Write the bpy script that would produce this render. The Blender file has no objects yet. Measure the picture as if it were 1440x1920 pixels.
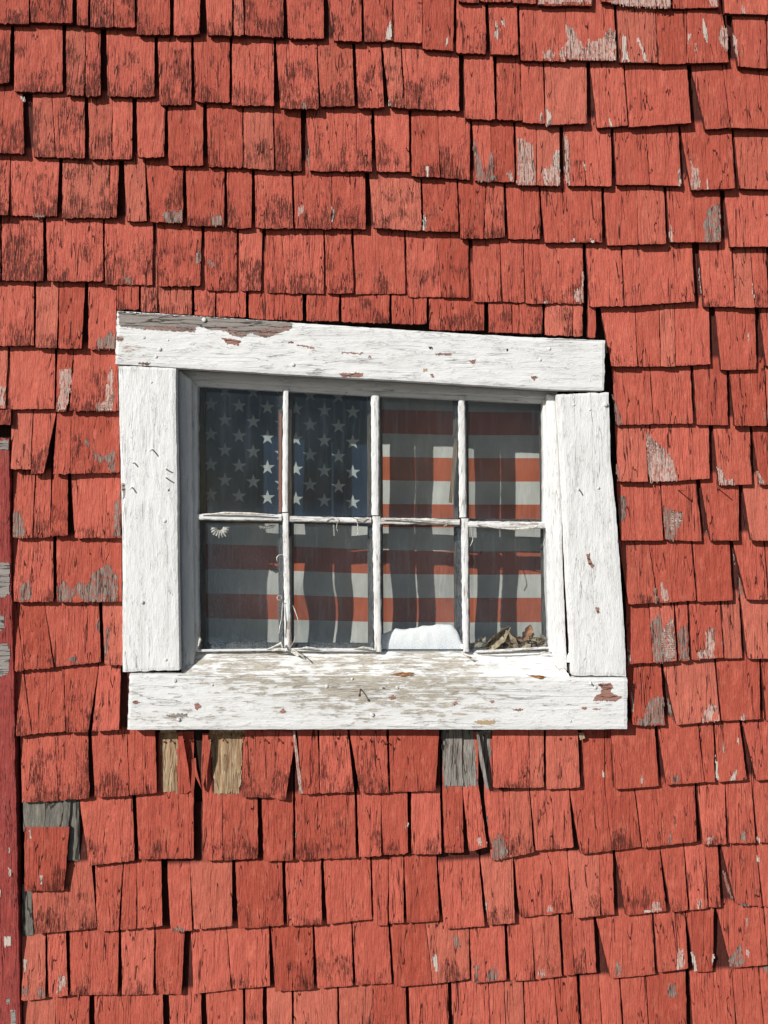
import bpy, bmesh, math, random
from mathutils import Vector, noise
R = random.Random(7)
scene = bpy.context.scene
COL = scene.collection
D = 1500.0          # camera to wall, mm
Z0 = 1.62           # height of the camera above the ground

# ---------------------------------------------------------------- camera
cam = bpy.data.cameras.new('camera'); cam_o = bpy.data.objects.new('camera', cam); COL.objects.link(cam_o)
cam_o.location = (0, -D/1000, Z0); cam_o.rotation_euler = (math.pi/2, 0, 0)
cam.sensor_fit = 'VERTICAL'; cam.sensor_height = 24; cam.sensor_width = 18
cam.lens = 24/2/(0.96/1.5); cam.clip_start = 0.01; cam.clip_end = 2000
scene.camera = cam_o
# ---------------------------------------------------------------- sky, sun, exposure
SUN = Vector((1.02, 1.0, -0.80)).normalized()
elev = math.asin(-SUN.z); rot = math.atan2(-SUN.x, -SUN.y) % (2*math.pi)
world = bpy.data.worlds.new('World'); scene.world = world; world.use_nodes = True
wn = world.node_tree; bg = wn.nodes['Background']
sky = wn.nodes.new('ShaderNodeTexSky'); sky.sky_type = 'NISHITA'; sky.sun_disc = False
sky.sun_elevation = elev; sky.sun_rotation = rot
wn.links.new(sky.outputs[0], bg.inputs[0]); bg.inputs[1].default_value = 0.05
sl = bpy.data.lights.new('sun', 'SUN'); sl.energy = 4.9; sl.angle = math.radians(0.5); sl.color = (1, 0.965, 0.92)
so = bpy.data.objects.new('sun', sl); COL.objects.link(so); so.rotation_euler = SUN.to_track_quat('-Z', 'Y').to_euler()
so.location = (-3, -4, 5)
vs = scene.view_settings; vs.view_transform = 'Standard'; vs.look = 'None'; vs.exposure = 0.0; vs.gamma = 1
vs.use_curve_mapping = False

# ---------------------------------------------------------------- helpers
def W(px, py, h=0.0):
    """a point h mm in front of the wall plane, met by the sight line through photo point (px,py)"""
    f = (D-h)/D
    return Vector(((px-720)*f/1000, -h/1000, Z0 + (960-py)*f/1000))
def lerp(a, b, t): return a + (b-a)*t
def nz(x, y, z=0.0): return noise.noise(Vector((x, y, z)))

class MB:
    def __init__(s): s.v = []; s.f = []; s.m = []; s.c = []
    def vert(s, p, c=(0, 0, 0, 0)): s.v.append(tuple(p)); s.c.append(c); return len(s.v)-1
    def face(s, idx, m=0): s.f.append(tuple(idx)); s.m.append(m)
    def build(s, name, mats, parent=None, smooth=False):
        me = bpy.data.meshes.new(name); me.from_pydata(s.v, [], s.f)
        for k in (mats if isinstance(mats, (list, tuple)) else [mats]): me.materials.append(k)
        me.polygons.foreach_set('material_index', s.m)
        a = me.attributes.new('tone', 'FLOAT_COLOR', 'POINT')
        a.data.foreach_set('color', [x for c in s.c for x in c])
        if smooth: me.polygons.foreach_set('use_smooth', [True]*len(s.f))
        me.update()
        o = bpy.data.objects.new(name, me); COL.objects.link(o)
        if parent: o.parent = parent
        return o
    def box(s, x0, x1, y0, y1, z0, z1, c=(0, 0, 0, 0), m=0):
        i = [s.vert((x, y, z), c) for x in (x0, x1) for y in (y0, y1) for z in (z0, z1)]
        for q in ((0,1,3,2),(4,6,7,5),(0,4,5,1),(2,3,7,6),(0,2,6,4),(1,5,7,3)): s.face([i[k] for k in q], m)

def empty(name, loc=(0, 0, 0), parent=None):
    o = bpy.data.objects.new(name, None); COL.objects.link(o); o.location = loc; o.empty_display_size = 0.05
    if parent: o.parent = parent
    return o
def tag(o, label=None, cat=None, group=None, kind=None):
    if label: o['label'] = label
    if cat: o['category'] = cat
    if group: o['group'] = group
    if kind: o['kind'] = kind
    return o

# ---------------------------------------------------------------- node helpers
class NT:
    def __init__(s, name):
        s.mat = bpy.data.materials.new(name); s.mat.use_nodes = True
        s.t = s.mat.node_tree; s.b = s.t.nodes['Principled BSDF']; s.out = s.t.nodes['Material Output']
        s.tc = s.t.nodes.new('ShaderNodeTexCoord')
    def n(s, ty, **kw):
        o = s.t.nodes.new(ty)
        for k, v in kw.items(): setattr(o, k, v)
        return o
    def link(s, a, b): s.t.links.new(a, b)
    def math(s, op, a, b=None, c=None, clamp=False):
        o = s.n('ShaderNodeMath', operation=op); o.use_clamp = clamp
        for i, v in enumerate((a, b, c)):
            if v is None: continue
            if isinstance(v, (int, float)): o.inputs[i].default_value = v
            else: s.link(v, o.inputs[i])
        return o.outputs[0]
    def attr(s):
        a = s.n('ShaderNodeAttribute', attribute_name='tone'); sp = s.n('ShaderNodeSeparateColor'); s.link(a.outputs['Color'], sp.inputs[0])
        return sp.outputs[0], sp.outputs[1], sp.outputs[2], a.outputs['Alpha']
    def coord(s, scale, off=None):
        """object position in mm times scale; off shifts it"""
        m = s.n('ShaderNodeVectorMath', operation='MULTIPLY'); s.link(s.tc.outputs['Object'], m.inputs[0])
        m.inputs[1].default_value = tuple(1000*k for k in scale)
        if off is None: return m.outputs[0]
        cx = s.n('ShaderNodeCombineXYZ'); s.link(s.math('MULTIPLY', off, 91.7), cx.inputs[0]); s.link(s.math('MULTIPLY', off, 57.3), cx.inputs[1]); s.link(s.math('MULTIPLY', off, 33.1), cx.inputs[2])
        a = s.n('ShaderNodeVectorMath', operation='ADD'); s.link(m.outputs[0], a.inputs[0]); s.link(cx.outputs[0], a.inputs[1])
        return a.outputs[0]
    def noise(s, vec, detail=4, rough=0.55, dist=0.0):
        o = s.n('ShaderNodeTexNoise'); s.link(vec, o.inputs['Vector']); o.inputs['Scale'].default_value = 1
        o.inputs['Detail'].default_value = detail; o.inputs['Roughness'].default_value = rough; o.inputs['Distortion'].default_value = dist
        return o.outputs[0]
    def step(s, v, a, b):
        o = s.n('ShaderNodeMapRange'); o.interpolation_type = 'SMOOTHSTEP'; s.link(v, o.inputs[0])
        o.inputs[1].default_value = a; o.inputs[2].default_value = b; return o.outputs[0]
    def ramp(s, v, stops):
        o = s.n('ShaderNodeValToRGB'); e = o.color_ramp.elements
        e[0].position, e[0].color = stops[0][0], (*stops[0][1], 1); e[1].position, e[1].color = stops[-1][0], (*stops[-1][1], 1)
        for p, c in stops[1:-1]: k = e.new(p); k.color = (*c, 1)
        s.link(v, o.inputs[0]); return o.outputs[0]
    def mix(s, f, a, b, mode='MIX'):
        o = s.n('ShaderNodeMix', data_type='RGBA', blend_type=mode)
        for v, i in ((f, 0), (a, 6), (b, 7)):
            if isinstance(v, (int, float)): o.inputs[i].default_value = v
            elif isinstance(v, tuple): o.inputs[i].default_value = (*v, 1)
            else: s.link(v, o.inputs[i])
        return o.outputs[2]
    def line(s, vec, w, detail=3, rough=0.5, dist=0.0):
        """thin lines where a noise crosses its middle: cracks"""
        n = s.noise(vec, detail, rough, dist); d = s.math('ABSOLUTE', s.math('SUBTRACT', n, 0.5))
        return s.math('SUBTRACT', 1.0, s.step(d, w*0.3, w))
    def bump(s, hgt, dist, strength=1.0, prev=None):
        o = s.n('ShaderNodeBump'); s.link(hgt, o.inputs['Height']); o.inputs['Distance'].default_value = dist; o.inputs['Strength'].default_value = strength
        if prev is not None: s.link(prev, o.inputs['Normal'])
        return o.outputs[0]
    def done(s, col, rough=0.8, normal=None, spec=0.25):
        if isinstance(col, tuple): s.b.inputs['Base Color'].default_value = (*col, 1)
        else: s.link(col, s.b.inputs['Base Color'])
        if isinstance(rough, (int, float)): s.b.inputs['Roughness'].default_value = rough
        else: s.link(rough, s.b.inputs['Roughness'])
        s.b.inputs['Specular IOR Level'].default_value = spec
        if normal is not None: s.link(normal, s.b.inputs['Normal'])
        return s.mat

def mat_red(name='red_shingle_paint', base=(0.60, 0.120, 0.076), vert=True):
    s = NT(name); rnd, wear, v, kind = s.attr()
    grain = s.noise(s.coord((0.55, 0.2, 0.03), rnd), 5, 0.65, 0.4)
    fine = s.noise(s.coord((1.15, 0.4, 0.05), rnd), 4, 0.72)
    big = s.noise(s.coord((0.022, 0.02, 0.016), rnd), 3, 0.6)
    mid = s.noise(s.coord((0.07, 0.05, 0.03), rnd), 4, 0.6)
    # weathered blotches: the paint is gone from the grooves of the wood
    area = s.math('ADD', s.math('MULTIPLY', s.math('SUBTRACT', big, 0.5), 2.2), s.math('MULTIPLY', s.math('SUBTRACT', mid, 0.5), 1.2))
    area = s.math('ADD', area, s.math('SUBTRACT', s.math('MULTIPLY', wear, 1.1), 0.62))
    area = s.math('ADD', area, s.math('MULTIPLY', s.math('SUBTRACT', 0.5, s.math('MINIMUM', v, 1.0)), 0.55))
    area = s.step(area, -0.18, 0.65)
    thr = s.math('SUBTRACT', 0.37, s.math('MULTIPLY', area, -0.145))
    streak = s.step(s.math('SUBTRACT', thr, s.math('ADD', s.math('MULTIPLY', fine, 0.6), s.math('MULTIPLY', grain, 0.4))), -0.015, 0.05)
    streak = s.math('MULTIPLY', streak, s.math('ADD', s.math('MULTIPLY', area, 0.85), 0.12))
    tone = s.mix(s.math('MULTIPLY', s.math('FRACT', s.math('MULTIPLY', rnd, 7.13)), 1.0), tuple(k*0.76 for k in base), (base[0]*1.10, base[1]*1.32, base[2]*1.45))
    tone = s.mix(s.step(grain, 0.35, 0.7), s.mix(0.35, tone, (base[0]*0.6, base[1]*0.5, base[2]*0.5)), tone)
    fade = s.math('MULTIPLY', s.step(s.math('FRACT', s.math('MULTIPLY', rnd, 13.7)), 0.72, 0.95), 0.38)
    tone = s.mix(fade, tone, (base[0]*1.12, base[1]*1.9, base[2]*2.1))
    chalk = s.math('MULTIPLY', s.step(mid, 0.48, 0.72), 0.34)
    tone = s.mix(chalk, tone, (base[0]*1.25, base[1]*1.9, base[2]*2.0))
    crack = s.line(s.coord((0.085, 0.05, 0.0042), rnd), 0.011, 2, 0.5, 0.25)
    crack = s.math('MULTIPLY', crack, s.step(s.noise(s.coord((0.03, 0.03, 0.006), rnd), 2), 0.42, 0.54))
    col = s.mix(s.math('MULTIPLY', streak, 0.88), tone, (0.065, 0.017, 0.013))
    col = s.mix(s.math('MULTIPLY', crack, 0.9), col, (0.03, 0.008, 0.006))
    under = s.step(v, 1.03, 1.12)   # the part that lies under the next course: gap shade painted in, near black
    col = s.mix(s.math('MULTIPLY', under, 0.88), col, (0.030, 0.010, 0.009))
    h = s.math('ADD', s.math('MULTIPLY', grain, 0.8), s.math('MULTIPLY', fine, 0.5))
    h = s.math('SUBTRACT', h, s.math('MULTIPLY', crack, 0.9))
    h = s.math('SUBTRACT', h, s.math('MULTIPLY', streak, 0.35))
    n1 = s.bump(h, 0.0034, 1.0)
    n2 = s.bump(s.noise(s.coord((0.05, 0.05, 0.02), rnd), 2), 0.010, 0.6, n1)
    return s.done(col, 0.75, n2, 0.18)

def mat_bare(name, stops, scale=(0.5, 0.2, 0.035), red=0.0, crk=0.8):
    s = NT(name); rnd, wear, v, kind = s.attr()
    g = s.noise(s.coord(scale, rnd), 6, 0.7, 0.3)
    f = s.noise(s.coord(tuple(k*2.2 for k in scale), rnd), 3, 0.7)
    m = s.math('ADD', s.math('MULTIPLY', g, 0.65), s.math('MULTIPLY', f, 0.35))
    col = s.ramp(m, stops)
    if red:
        k = s.step(s.noise(s.coord(tuple(q*0.8 for q in (0.35, 0.3, 0.14)), rnd), 4, 0.7), 0.60-red*0.2, 0.66-red*0.15)
        col = s.mix(s.math('MULTIPLY', k, 0.75), col, (0.42, 0.09, 0.065))
    c = s.line(s.coord((scale[0]*0.3, 0.05, scale[2]*0.25), rnd), 0.02)
    col = s.mix(s.math('MULTIPLY', c, crk), col, (0.03, 0.022, 0.018))
    h = s.math('SUBTRACT', m, s.math('MULTIPLY', c, 0.6))
    return s.done(col, 0.9, s.bump(h, 0.003, 0.9), 0.1)

def mat_white(name, axis, peel=0.0, base=(0.80, 0.805, 0.80), wood=None):
    """old white paint; attribute g = how much has peeled, b = tint of the wood below, r = offset"""
    s = NT(name); rnd, wear, tint, a = s.attr()
    def sc(l, c): return (l, c, c) if axis == 'X' else (c, c, l)
    g = s.noise(s.coord(sc(0.018, 0.28), rnd), 6, 0.68, 0.35)
    g2 = s.noise(s.coord(sc(0.06, 0.9), rnd), 4, 0.7)
    blot = s.noise(s.coord(sc(0.03, 0.09), rnd), 5, 0.65)
    mm = s.math('ADD', s.math('MULTIPLY', g, 0.55), s.math('MULTIPLY', blot, 0.45))
    mm = s.math('ADD', mm, s.math('MULTIPLY', s.math('SUBTRACT', g2, 0.5), 0.22))
    pk = s.math('ADD', mm, s.math('SUBTRACT', s.math('MULTIPLY', wear, 0.5), 0.25))
    peelm = s.step(pk, 0.60, 0.625)
    thin = s.step(pk, 0.47, 0.62)
    paint = s.mix(s.step(s.noise(s.coord(sc(0.01, 0.05), rnd), 4), 0.4, 0.75), base, (base[0]*0.90, base[1]*0.90, base[2]*0.89))
    paint = s.mix(s.math('MULTIPLY', thin, 0.22), paint, (0.56, 0.53, 0.47))
    wd = s.ramp(g2, [(0.3, (0.24, 0.215, 0.18)), (0.5, (0.47, 0.43, 0.36)), (0.7, (0.64, 0.60, 0.51))])
    wd2 = s.ramp(g2, [(0.3, (0.14, 0.045, 0.035)), (0.55, (0.36, 0.16, 0.13)), (0.75, (0.42, 0.34, 0.31))])
    wd = s.mix(tint, wd, wd2)
    crack = s.line(s.coord(sc(0.0045, 0.10), rnd), 0.0075, 3, 0.5, 0.4)
    crack = s.math('MULTIPLY', crack, s.step(s.noise(s.coord(sc(0.01, 0.03), rnd), 2), 0.47, 0.6))
    crk2 = s.line(s.coord(sc(0.035, 0.22), rnd), 0.012, 4, 0.6, 0.8)
    crk2 = s.math('MULTIPLY', crk2, s.step(blot, 0.48, 0.62))
    col = s.mix(peelm, paint, wd)
    col = s.mix(s.math('MULTIPLY', crack, 0.55), col, (0.12, 0.105, 0.095))
    col = s.mix(s.math('MULTIPLY', crk2, 0.28), col, (0.25, 0.23, 0.21))
    h = s.math('ADD', s.math('MULTIPLY', g, 0.35), s.math('MULTIPLY', g2, 0.45))
    h = s.math('SUBTRACT', h, s.math('MULTIPLY', peelm, 0.30))
    h = s.math('SUBTRACT', h, s.math('MULTIPLY', crack, 0.8))
    h = s.math('SUBTRACT', h, s.math('MULTIPLY', crk2, 0.3))
    n1 = s.bump(h, 0.0020, 0.75)
    n2 = s.bump(blot, 0.006, 0.35, n1)
    return s.done(col, 0.62, n2, 0.25)

M = {}
M['red'] = mat_red()
M['trim_red'] = mat_red('red_trim_paint', (0.46, 0.082, 0.068))
M['gray'] = mat_bare('weathered_grey_wood', [(0.30, (0.05, 0.04, 0.035)), (0.45, (0.20, 0.165, 0.14)), (0.62, (0.40, 0.345, 0.30)), (0.75, (0.56, 0.51, 0.45))], red=0.6)
M['oldgray'] = mat_bare('old_bare_wood', [(0.30, (0.05, 0.045, 0.04)), (0.45, (0.20, 0.18, 0.16)), (0.62, (0.38, 0.355, 0.32)), (0.75, (0.52, 0.50, 0.46))], scale=(0.4, 0.2, 0.02))
M['pink'] = mat_bare('primer_under_red_paint', [(0.28, (0.28, 0.12, 0.09)), (0.45, (0.50, 0.33, 0.28)), (0.6, (0.62, 0.50, 0.44)), (0.75, (0.72, 0.66, 0.60))], red=0.5)
M['white'] = mat_bare('white_primer_flake', [(0.3, (0.42, 0.28, 0.23)), (0.5, (0.60, 0.51, 0.45)), (0.8, (0.72, 0.68, 0.63))])
M['tan'] = mat_bare('unpainted_tan_wood', [(0.28, (0.08, 0.045, 0.025)), (0.42, (0.24, 0.14, 0.075)), (0.56, (0.44, 0.33, 0.21)), (0.75, (0.54, 0.49, 0.40))], scale=(0.16, 0.1, 0.012), crk=0.25)
M['dgray'] = mat_bare('unpainted_dark_grey_wood', [(0.28, (0.05, 0.047, 0.045)), (0.5, (0.17, 0.16, 0.14)), (0.75, (0.40, 0.36, 0.27))], scale=(0.12, 0.1, 0.02))
M['wx'] = mat_white('white_paint_long_grain', 'X')
M['wz'] = mat_white('white_paint_upright_grain', 'Z')
M['innerwood'] = mat_bare('dark_inner_sash_wood', [(0.3, (0.02, 0.017, 0.014)), (0.5, (0.07, 0.06, 0.05)), (0.75, (0.2, 0.17, 0.14))])
M['sheath'] = mat_bare('dark_sheathing_wood', [(0.3, (0.02, 0.012, 0.01)), (0.7, (0.06, 0.04, 0.03))])
s = NT('dark_room'); M['room'] = s.done((0.03, 0.028, 0.026), 0.9)
s = NT('putty'); M['putty'] = s.done(s.ramp(s.noise(s.coord((0.2, 0.2, 0.2)), 4), [(0.3, (0.35, 0.32, 0.26)), (0.6, (0.72, 0.70, 0.64))]), 0.8)
s = NT('rust'); M['rust'] = s.done(s.ramp(s.noise(s.coord((0.5, 0.5, 0.5)), 4), [(0.3, (0.03, 0.012, 0.008)), (0.7, (0.14, 0.05, 0.025))]), 0.85)
s = NT('painted_nail'); M['nailw'] = s.done(s.ramp(s.noise(s.coord((0.3, 0.3, 0.3)), 3), [(0.35, (0.5, 0.48, 0.45)), (0.6, (0.78, 0.78, 0.77))]), 0.6)
s = NT('red_nail'); M['nailr'] = s.done(s.ramp(s.noise(s.coord((0.3, 0.3, 0.3)), 3), [(0.35, (0.10, 0.03, 0.02)), (0.7, (0.36, 0.07, 0.05))]), 0.7)
# the flag's cloth
def cloth(name, col):
    s = NT(name)
    w = s.noise(s.coord((0.03, 0.02, 0.02)), 4, 0.6); f = s.noise(s.coord((1.6, 0.1, 0.25)), 2, 0.6)
    c = s.mix(s.step(w, 0.3, 0.75), tuple(k*0.82 for k in col), col)
    c = s.mix(s.math('MULTIPLY', s.step(f, 0.45, 0.65), 0.12), c, tuple(k*0.6 for k in col))
    n = s.bump(s.noise(s.coord((0.05, 0.02, 0.012)), 3), 0.004, 0.6)
    return s.done(c, 0.85, n, 0.15)
M['f_red'] = cloth('flag_red_cloth', (0.40, 0.098, 0.042)); M['f_white'] = cloth('flag_white_cloth', (0.50, 0.50, 0.46)); M['f_blue'] = cloth('flag_blue_cloth', (0.008, 0.024, 0.050)); M['f_star'] = cloth('flag_star_cloth', (0.40, 0.44, 0.43))
# dusty old glass: mirror glints, clear passage and a film of dust
s = NT('old_window_glass'); s.t.nodes.remove(s.b)
tr = s.n('ShaderNodeBsdfTransparent'); tr.inputs[0].default_value = (0.93, 0.95, 0.95, 1)
gl = s.n('ShaderNodeBsdfGlossy'); gl.inputs['Roughness'].default_value = 0.03
s.link(s.bump(s.noise(s.coord((0.008, 0.008, 0.006)), 2), 0.004, 0.5), gl.inputs['Normal'])
df = s.n('ShaderNodeBsdfDiffuse'); df.inputs[0].default_value = (0.38, 0.50, 0.60, 1)
lw = s.n('ShaderNodeLayerWeight'); lw.inputs[0].default_value = 0.5
fr = s.math('MULTIPLY_ADD', s.math('POWER', lw.outputs['Facing'], 4.0), 0.9, 0.045)
ms = s.n('ShaderNodeMixShader'); s.link(fr, ms.inputs[0]); s.link(tr.outputs[0], ms.inputs[1]); s.link(gl.outputs[0], ms.inputs[2])
_, _, dirt, _ = s.attr()
dn = s.noise(s.coord((0.012, 0.012, 0.009)), 4, 0.6); sp = s.noise(s.coord((0.35, 0.3, 0.35)), 3, 0.8); st = s.noise(s.coord((0.10, 0.1, 0.006)), 4, 0.7)
film = s.math('ADD', s.math('MULTIPLY', s.step(dn, 0.3, 0.75), 0.026), 0.016)
film = s.math('ADD', film, s.math('MULTIPLY', s.step(st, 0.50, 0.72), 0.035))
film = s.math('ADD', film, s.math('MULTIPLY', s.step(sp, 0.70, 0.76), 0.35))
film = s.math('ADD', film, s.math('MULTIPLY', dirt, s.math('ADD', 0.08, s.math('MULTIPLY', s.step(sp, 0.45, 0.65), 0.5))))
m2 = s.n('ShaderNodeMixShader'); s.link(film, m2.inputs[0]); s.link(ms.outputs[0], m2.inputs[1]); s.link(df.outputs[0], m2.inputs[2])
s.link(m2.outputs[0], s.out.inputs[0]); M['glass'] = s.mat
s = NT('snow'); sn = s.noise(s.coord((0.15, 0.15, 0.15)), 5, 0.7)
s.b.inputs['Subsurface Weight'].default_value = 0.3; s.b.inputs['Subsurface Radius'].default_value = (0.004, 0.005, 0.006)
M['snow'] = s.done((0.92, 0.92, 0.93), 0.6, s.bump(sn, 0.002, 0.5), 0.3)
s = NT('snow_field'); fs = s.noise(s.coord((0.0006, 0.0006, 0.0006)), 6, 0.6)
M['field'] = s.done(s.ramp(fs, [(0.35, (0.07, 0.06, 0.05)), (0.5, (0.13, 0.125, 0.11)), (0.8, (0.34, 0.35, 0.37))]), 0.8, s.bump(fs, 0.05, 0.6))
def leafmat(name, a, b):
    s = NT(name); f = s.noise(s.coord((0.12, 0.12, 0.12)), 4, 0.6); v = s.line(s.coord((0.10, 0.1, 0.10)), 0.03)
    c = s.ramp(f, [(0.3, a), (0.7, b)]); c = s.mix(s.math('MULTIPLY', v, 0.5), c, tuple(k*0.4 for k in a)); return s.done(c, 0.7, s.bump(f, 0.003, 0.8))
M['leaf_tan'] = leafmat('dry_tan_leaf', (0.14, 0.11, 0.07), (0.42, 0.36, 0.25))
M['leaf_dark'] = leafmat('dry_dark_leaf', (0.035, 0.028, 0.02), (0.16, 0.13, 0.10))
M['leaf_orange'] = leafmat('dry_orange_leaf', (0.20, 0.085, 0.035), (0.46, 0.21, 0.08)); M['leaf_grey'] = leafmat('dry_grey_leaf', (0.10, 0.085, 0.065), (0.33, 0.28, 0.21))

# ---------------------------------------------------------------- setting
g = MB(); n = 24; S = 400.0
for j in range(n+1):
    for i in range(n+1):
        g.vert((-S+2*S*i/n, -S+2*S*j/n, 0))
for j in range(n):
    for i in range(n):
        a = j*(n+1)+i; g.face((a, a+1, a+n+2, a+n+1))
tag(g.build('snowy_ground', M['field']), kind='structure')

# ---------------------------------------------------------------- the barn wall
barn = empty('barn', (0, 0, 0))
tag(barn, 'old building wall clad in worn red wooden shingles with a white framed window', 'barn')

SH = []   # every shingle: dict of its traced outline and lift
EXPO = 118.0
def shingle(ox, oy, rows, k=3.0):
    for r in rows:
        a = [ox+r[0]/k, ox+r[1]/k, ox+r[2]/k, ox+r[3]/k, oy+r[4]/k, oy+r[5]/k]
        opt = r[6] if len(r) > 6 else {}
        SH.append((a, opt))
EXTRA = []
# each row: left x above, right x above, left x at the butt, right x at the butt, butt y left, butt y right (thirds of a photo pixel)
T = shingle
T(480,0,[[1140,1255,1140,1255,10,16],[1262,1430,1262,1432,8,12]])
T(960,0,[[0,130,0,135,12,22],[142,450,150,450,30,33],[500,890,505,892,8,46],[898,1160,905,1162,48,42],[1185,1600,1195,1600,75,85]])
T(0,0,[[-200,162,-200,162,130,135],[172,408,172,408,125,128],[432,495,432,495,140,142],[508,638,508,638,152,152],[642,758,642,758,152,155],[770,955,770,955,195,195],[978,1128,978,1122,200,192],[1150,1305,1168,1305,195,200],[1312,1368,1318,1368,200,200],[1378,1592,1378,1595,198,210]])
T(480,0,[[165,378,182,382,215,218],[385,588,438,595,225,235],[602,765,610,768,235,230],[772,934,775,935,235,240],[938,1115,938,1108,275,285],[1128,1288,1128,1295,298,302],[1305,1465,1320,1475,305,310]])
T(960,0,[[40,300,50,308,340,345],[302,570,312,585,335,340],[587,800,605,820,350,352],[805,983,825,978,360,358],[988,1170,982,1220,355,350],[1228,1425,1272,1432,372,385],[1432,1600,1440,1600,385,385]])
T(0,0,[[-200,62,-200,50,470,466],[82,350,80,352,515,518],[372,480,375,472,535,538],[483,565,482,565,540,540],[598,868,605,868,540,545],[888,1075,900,1075,590,588],[1090,1292,1098,1290,572,578],[1305,1540,1305,1540,592,595]])
T(480,0,[[113,340,138,352,610,612],[345,540,365,555,600,595],[558,702,575,720,608,605],[710,812,752,832,600,608],[820,1140,838,1143,610,622],[1168,1335,1178,1345,668,672],[1352,1482,1358,1500,672,680]])
T(960,0,[[46,172,62,185,690,695],[183,418,190,422,705,692],[440,625,480,650,720,705],[632,980,660,1008,715,690],[1005,1180,1090,1228,728,718],[1185,1600,1232,1600,718,730]])
T(0,0,[[-250,128,-250,135,855,865],[185,290,190,310,885,885],[293,475,315,478,885,890],[497,632,502,625,895,895],[635,745,632,742,895,895],[768,930,775,922,885,882],[943,1140,950,1143,932,932],[1162,1362,1172,1365,938,942],[1370,1535,1372,1540,945,955]])
T(480,0,[[100,250,112,255,958,962],[280,560,302,568,962,962],[564,648,571,652,960,962],[663,858,680,862,965,965],[875,1020,875,1035,990,998],[1023,1205,1038,1200,998,1012],[1215,1318,1235,1325,1020,1020],[1320,1446,1328,1455,1020,1025]])
T(960,0,[[20,135,28,135,1040,1043],[137,265,137,270,1043,1045],[285,395,318,415,1045,1045],[398,555,418,560,1045,1048],[568,748,590,772,1040,1040],[752,935,775,950,1040,1045],[945,1232,1010,1255,1070,1060],[1245,1600,1280,1600,1060,1070]])
T(0,0,[[-250,60,-250,45,1200,1210],[63,335,55,320,1212,1218],[352,618,350,618,1225,1225],[620,672,621,655,1222,1222],[695,815,715,825,1245,1245],[820,1030,848,1028,1250,1250],[1045,1262,1055,1260,1270,1272],[1275,1418,1282,1412,1280,1285],[1432,1637,1440,1650,1283,1285]])
T(480,0,[[210,425,220,425,1285,1290],[428,615,430,615,1285,1290],[632,925,660,930,1280,1300],[932,1128,945,1138,1300,1305],[1135,1295,1152,1278,1340,1342],[1300,1392,1282,1400,1340,1338],[1402,1588,1420,1600,1345,1345]])
T(960,0,[[155,500,185,508,1365,1362],[515,700,535,709,1382,1375],[702,850,712,868,1375,1370],[865,1020,890,1030,1362,1362],[1024,1168,1032,1175,1362,1362],[1190,1600,1228,1600,1388,1385]])
T(0,400,[[-300,0,-300,0,375,378],[10,242,12,243,378,380],[258,578,268,580,382,382],[590,862,592,855,400,402],[882,1135,892,1125,410,408],[1150,1332,1165,1330,435,435],[1345,1475,1355,1470,435,435]])
T(480,400,[[53,140,62,168,445,450],[142,378,170,382,450,452],[385,535,402,550,450,452],[548,832,562,840,455,452],[843,1015,858,1042,470,472],[1018,1192,1045,1197,472,475],[1215,1368,1230,1378,498,498],[1372,1500,1388,1510,498,498]])
T(960,400,[[65,150,78,175,508,508],[152,395,177,405,508,508],[415,610,438,628,525,522],[618,1010,635,1028,522,495],[1050,1232,1080,1255,525,525],[1238,1335,1260,1366,530,530],[1338,1428,1370,1440,530,530],[1440,1600,1450,1600,535,535]])
# cut-off course over the window
T(0,400,[[-300,190,-300,190,745,745],[205,330,200,318,755,758],[334,478,330,458,760,762],[497,655,497,650,762,768],[657,780,657,780,540,540],[793,885,793,885,553,556],[892,1082,892,1078,560,570],[1092,1212,1095,1208,575,578],[1218,1385,1218,1382,580,583],[1400,1540,1400,1540,590,600]])
T(480,400,[[102,262,102,262,598,602],[283,468,285,465,605,607],[480,750,482,748,612,618],[763,960,765,960,622,623],[972,1285,975,1282,655,660],[1305,1440,1310,1438,668,672]])
T(960,400,[[2,36,2,38,672,674],[42,172,42,170,675,678],[182,340,185,340,685,690],[344,402,344,395,692,692],[427,472,427,470,698,700],[492,688,560,705,860,860],[693,825,710,835,862,862],[829,912,839,918,862,862],[915,1105,922,1115,858,848],[1140,1365,1178,1375,882,878],[1385,1700,1432,1700,860,870]])
# beside the window, left
T(0,400,[[-300,45,-300,30,1095,1098],[58,310,60,305,1102,1100],[325,415,315,372,1115,1115],[419,665,392,665,1110,1112],[-300,62,-300,60,1190,1190]])
T(0,800,[[66,185,62,172,240,240],[190,318,175,245,265,265],[322,400,298,391,268,266],[403,672,394,672,266,258],
 [75,198,72,180,625,625],[205,288,183,278,625,622],[298,382,282,380,615,612],[402,680,420,680,628,625],
 [75,298,78,300,985,985],[318,685,320,685,988,985],
 [72,92,84,134,1378,1375],[95,250,138,300,1368,1355],[252,555,301,568,1352,1325],[575,700,590,700,1340,1342]])
T(0,1200,[[85,130,92,178,545,530],[135,358,182,365,530,515],[362,552,370,495,520,518],[556,680,518,668,515,505,dict(lift=4)]])
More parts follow.
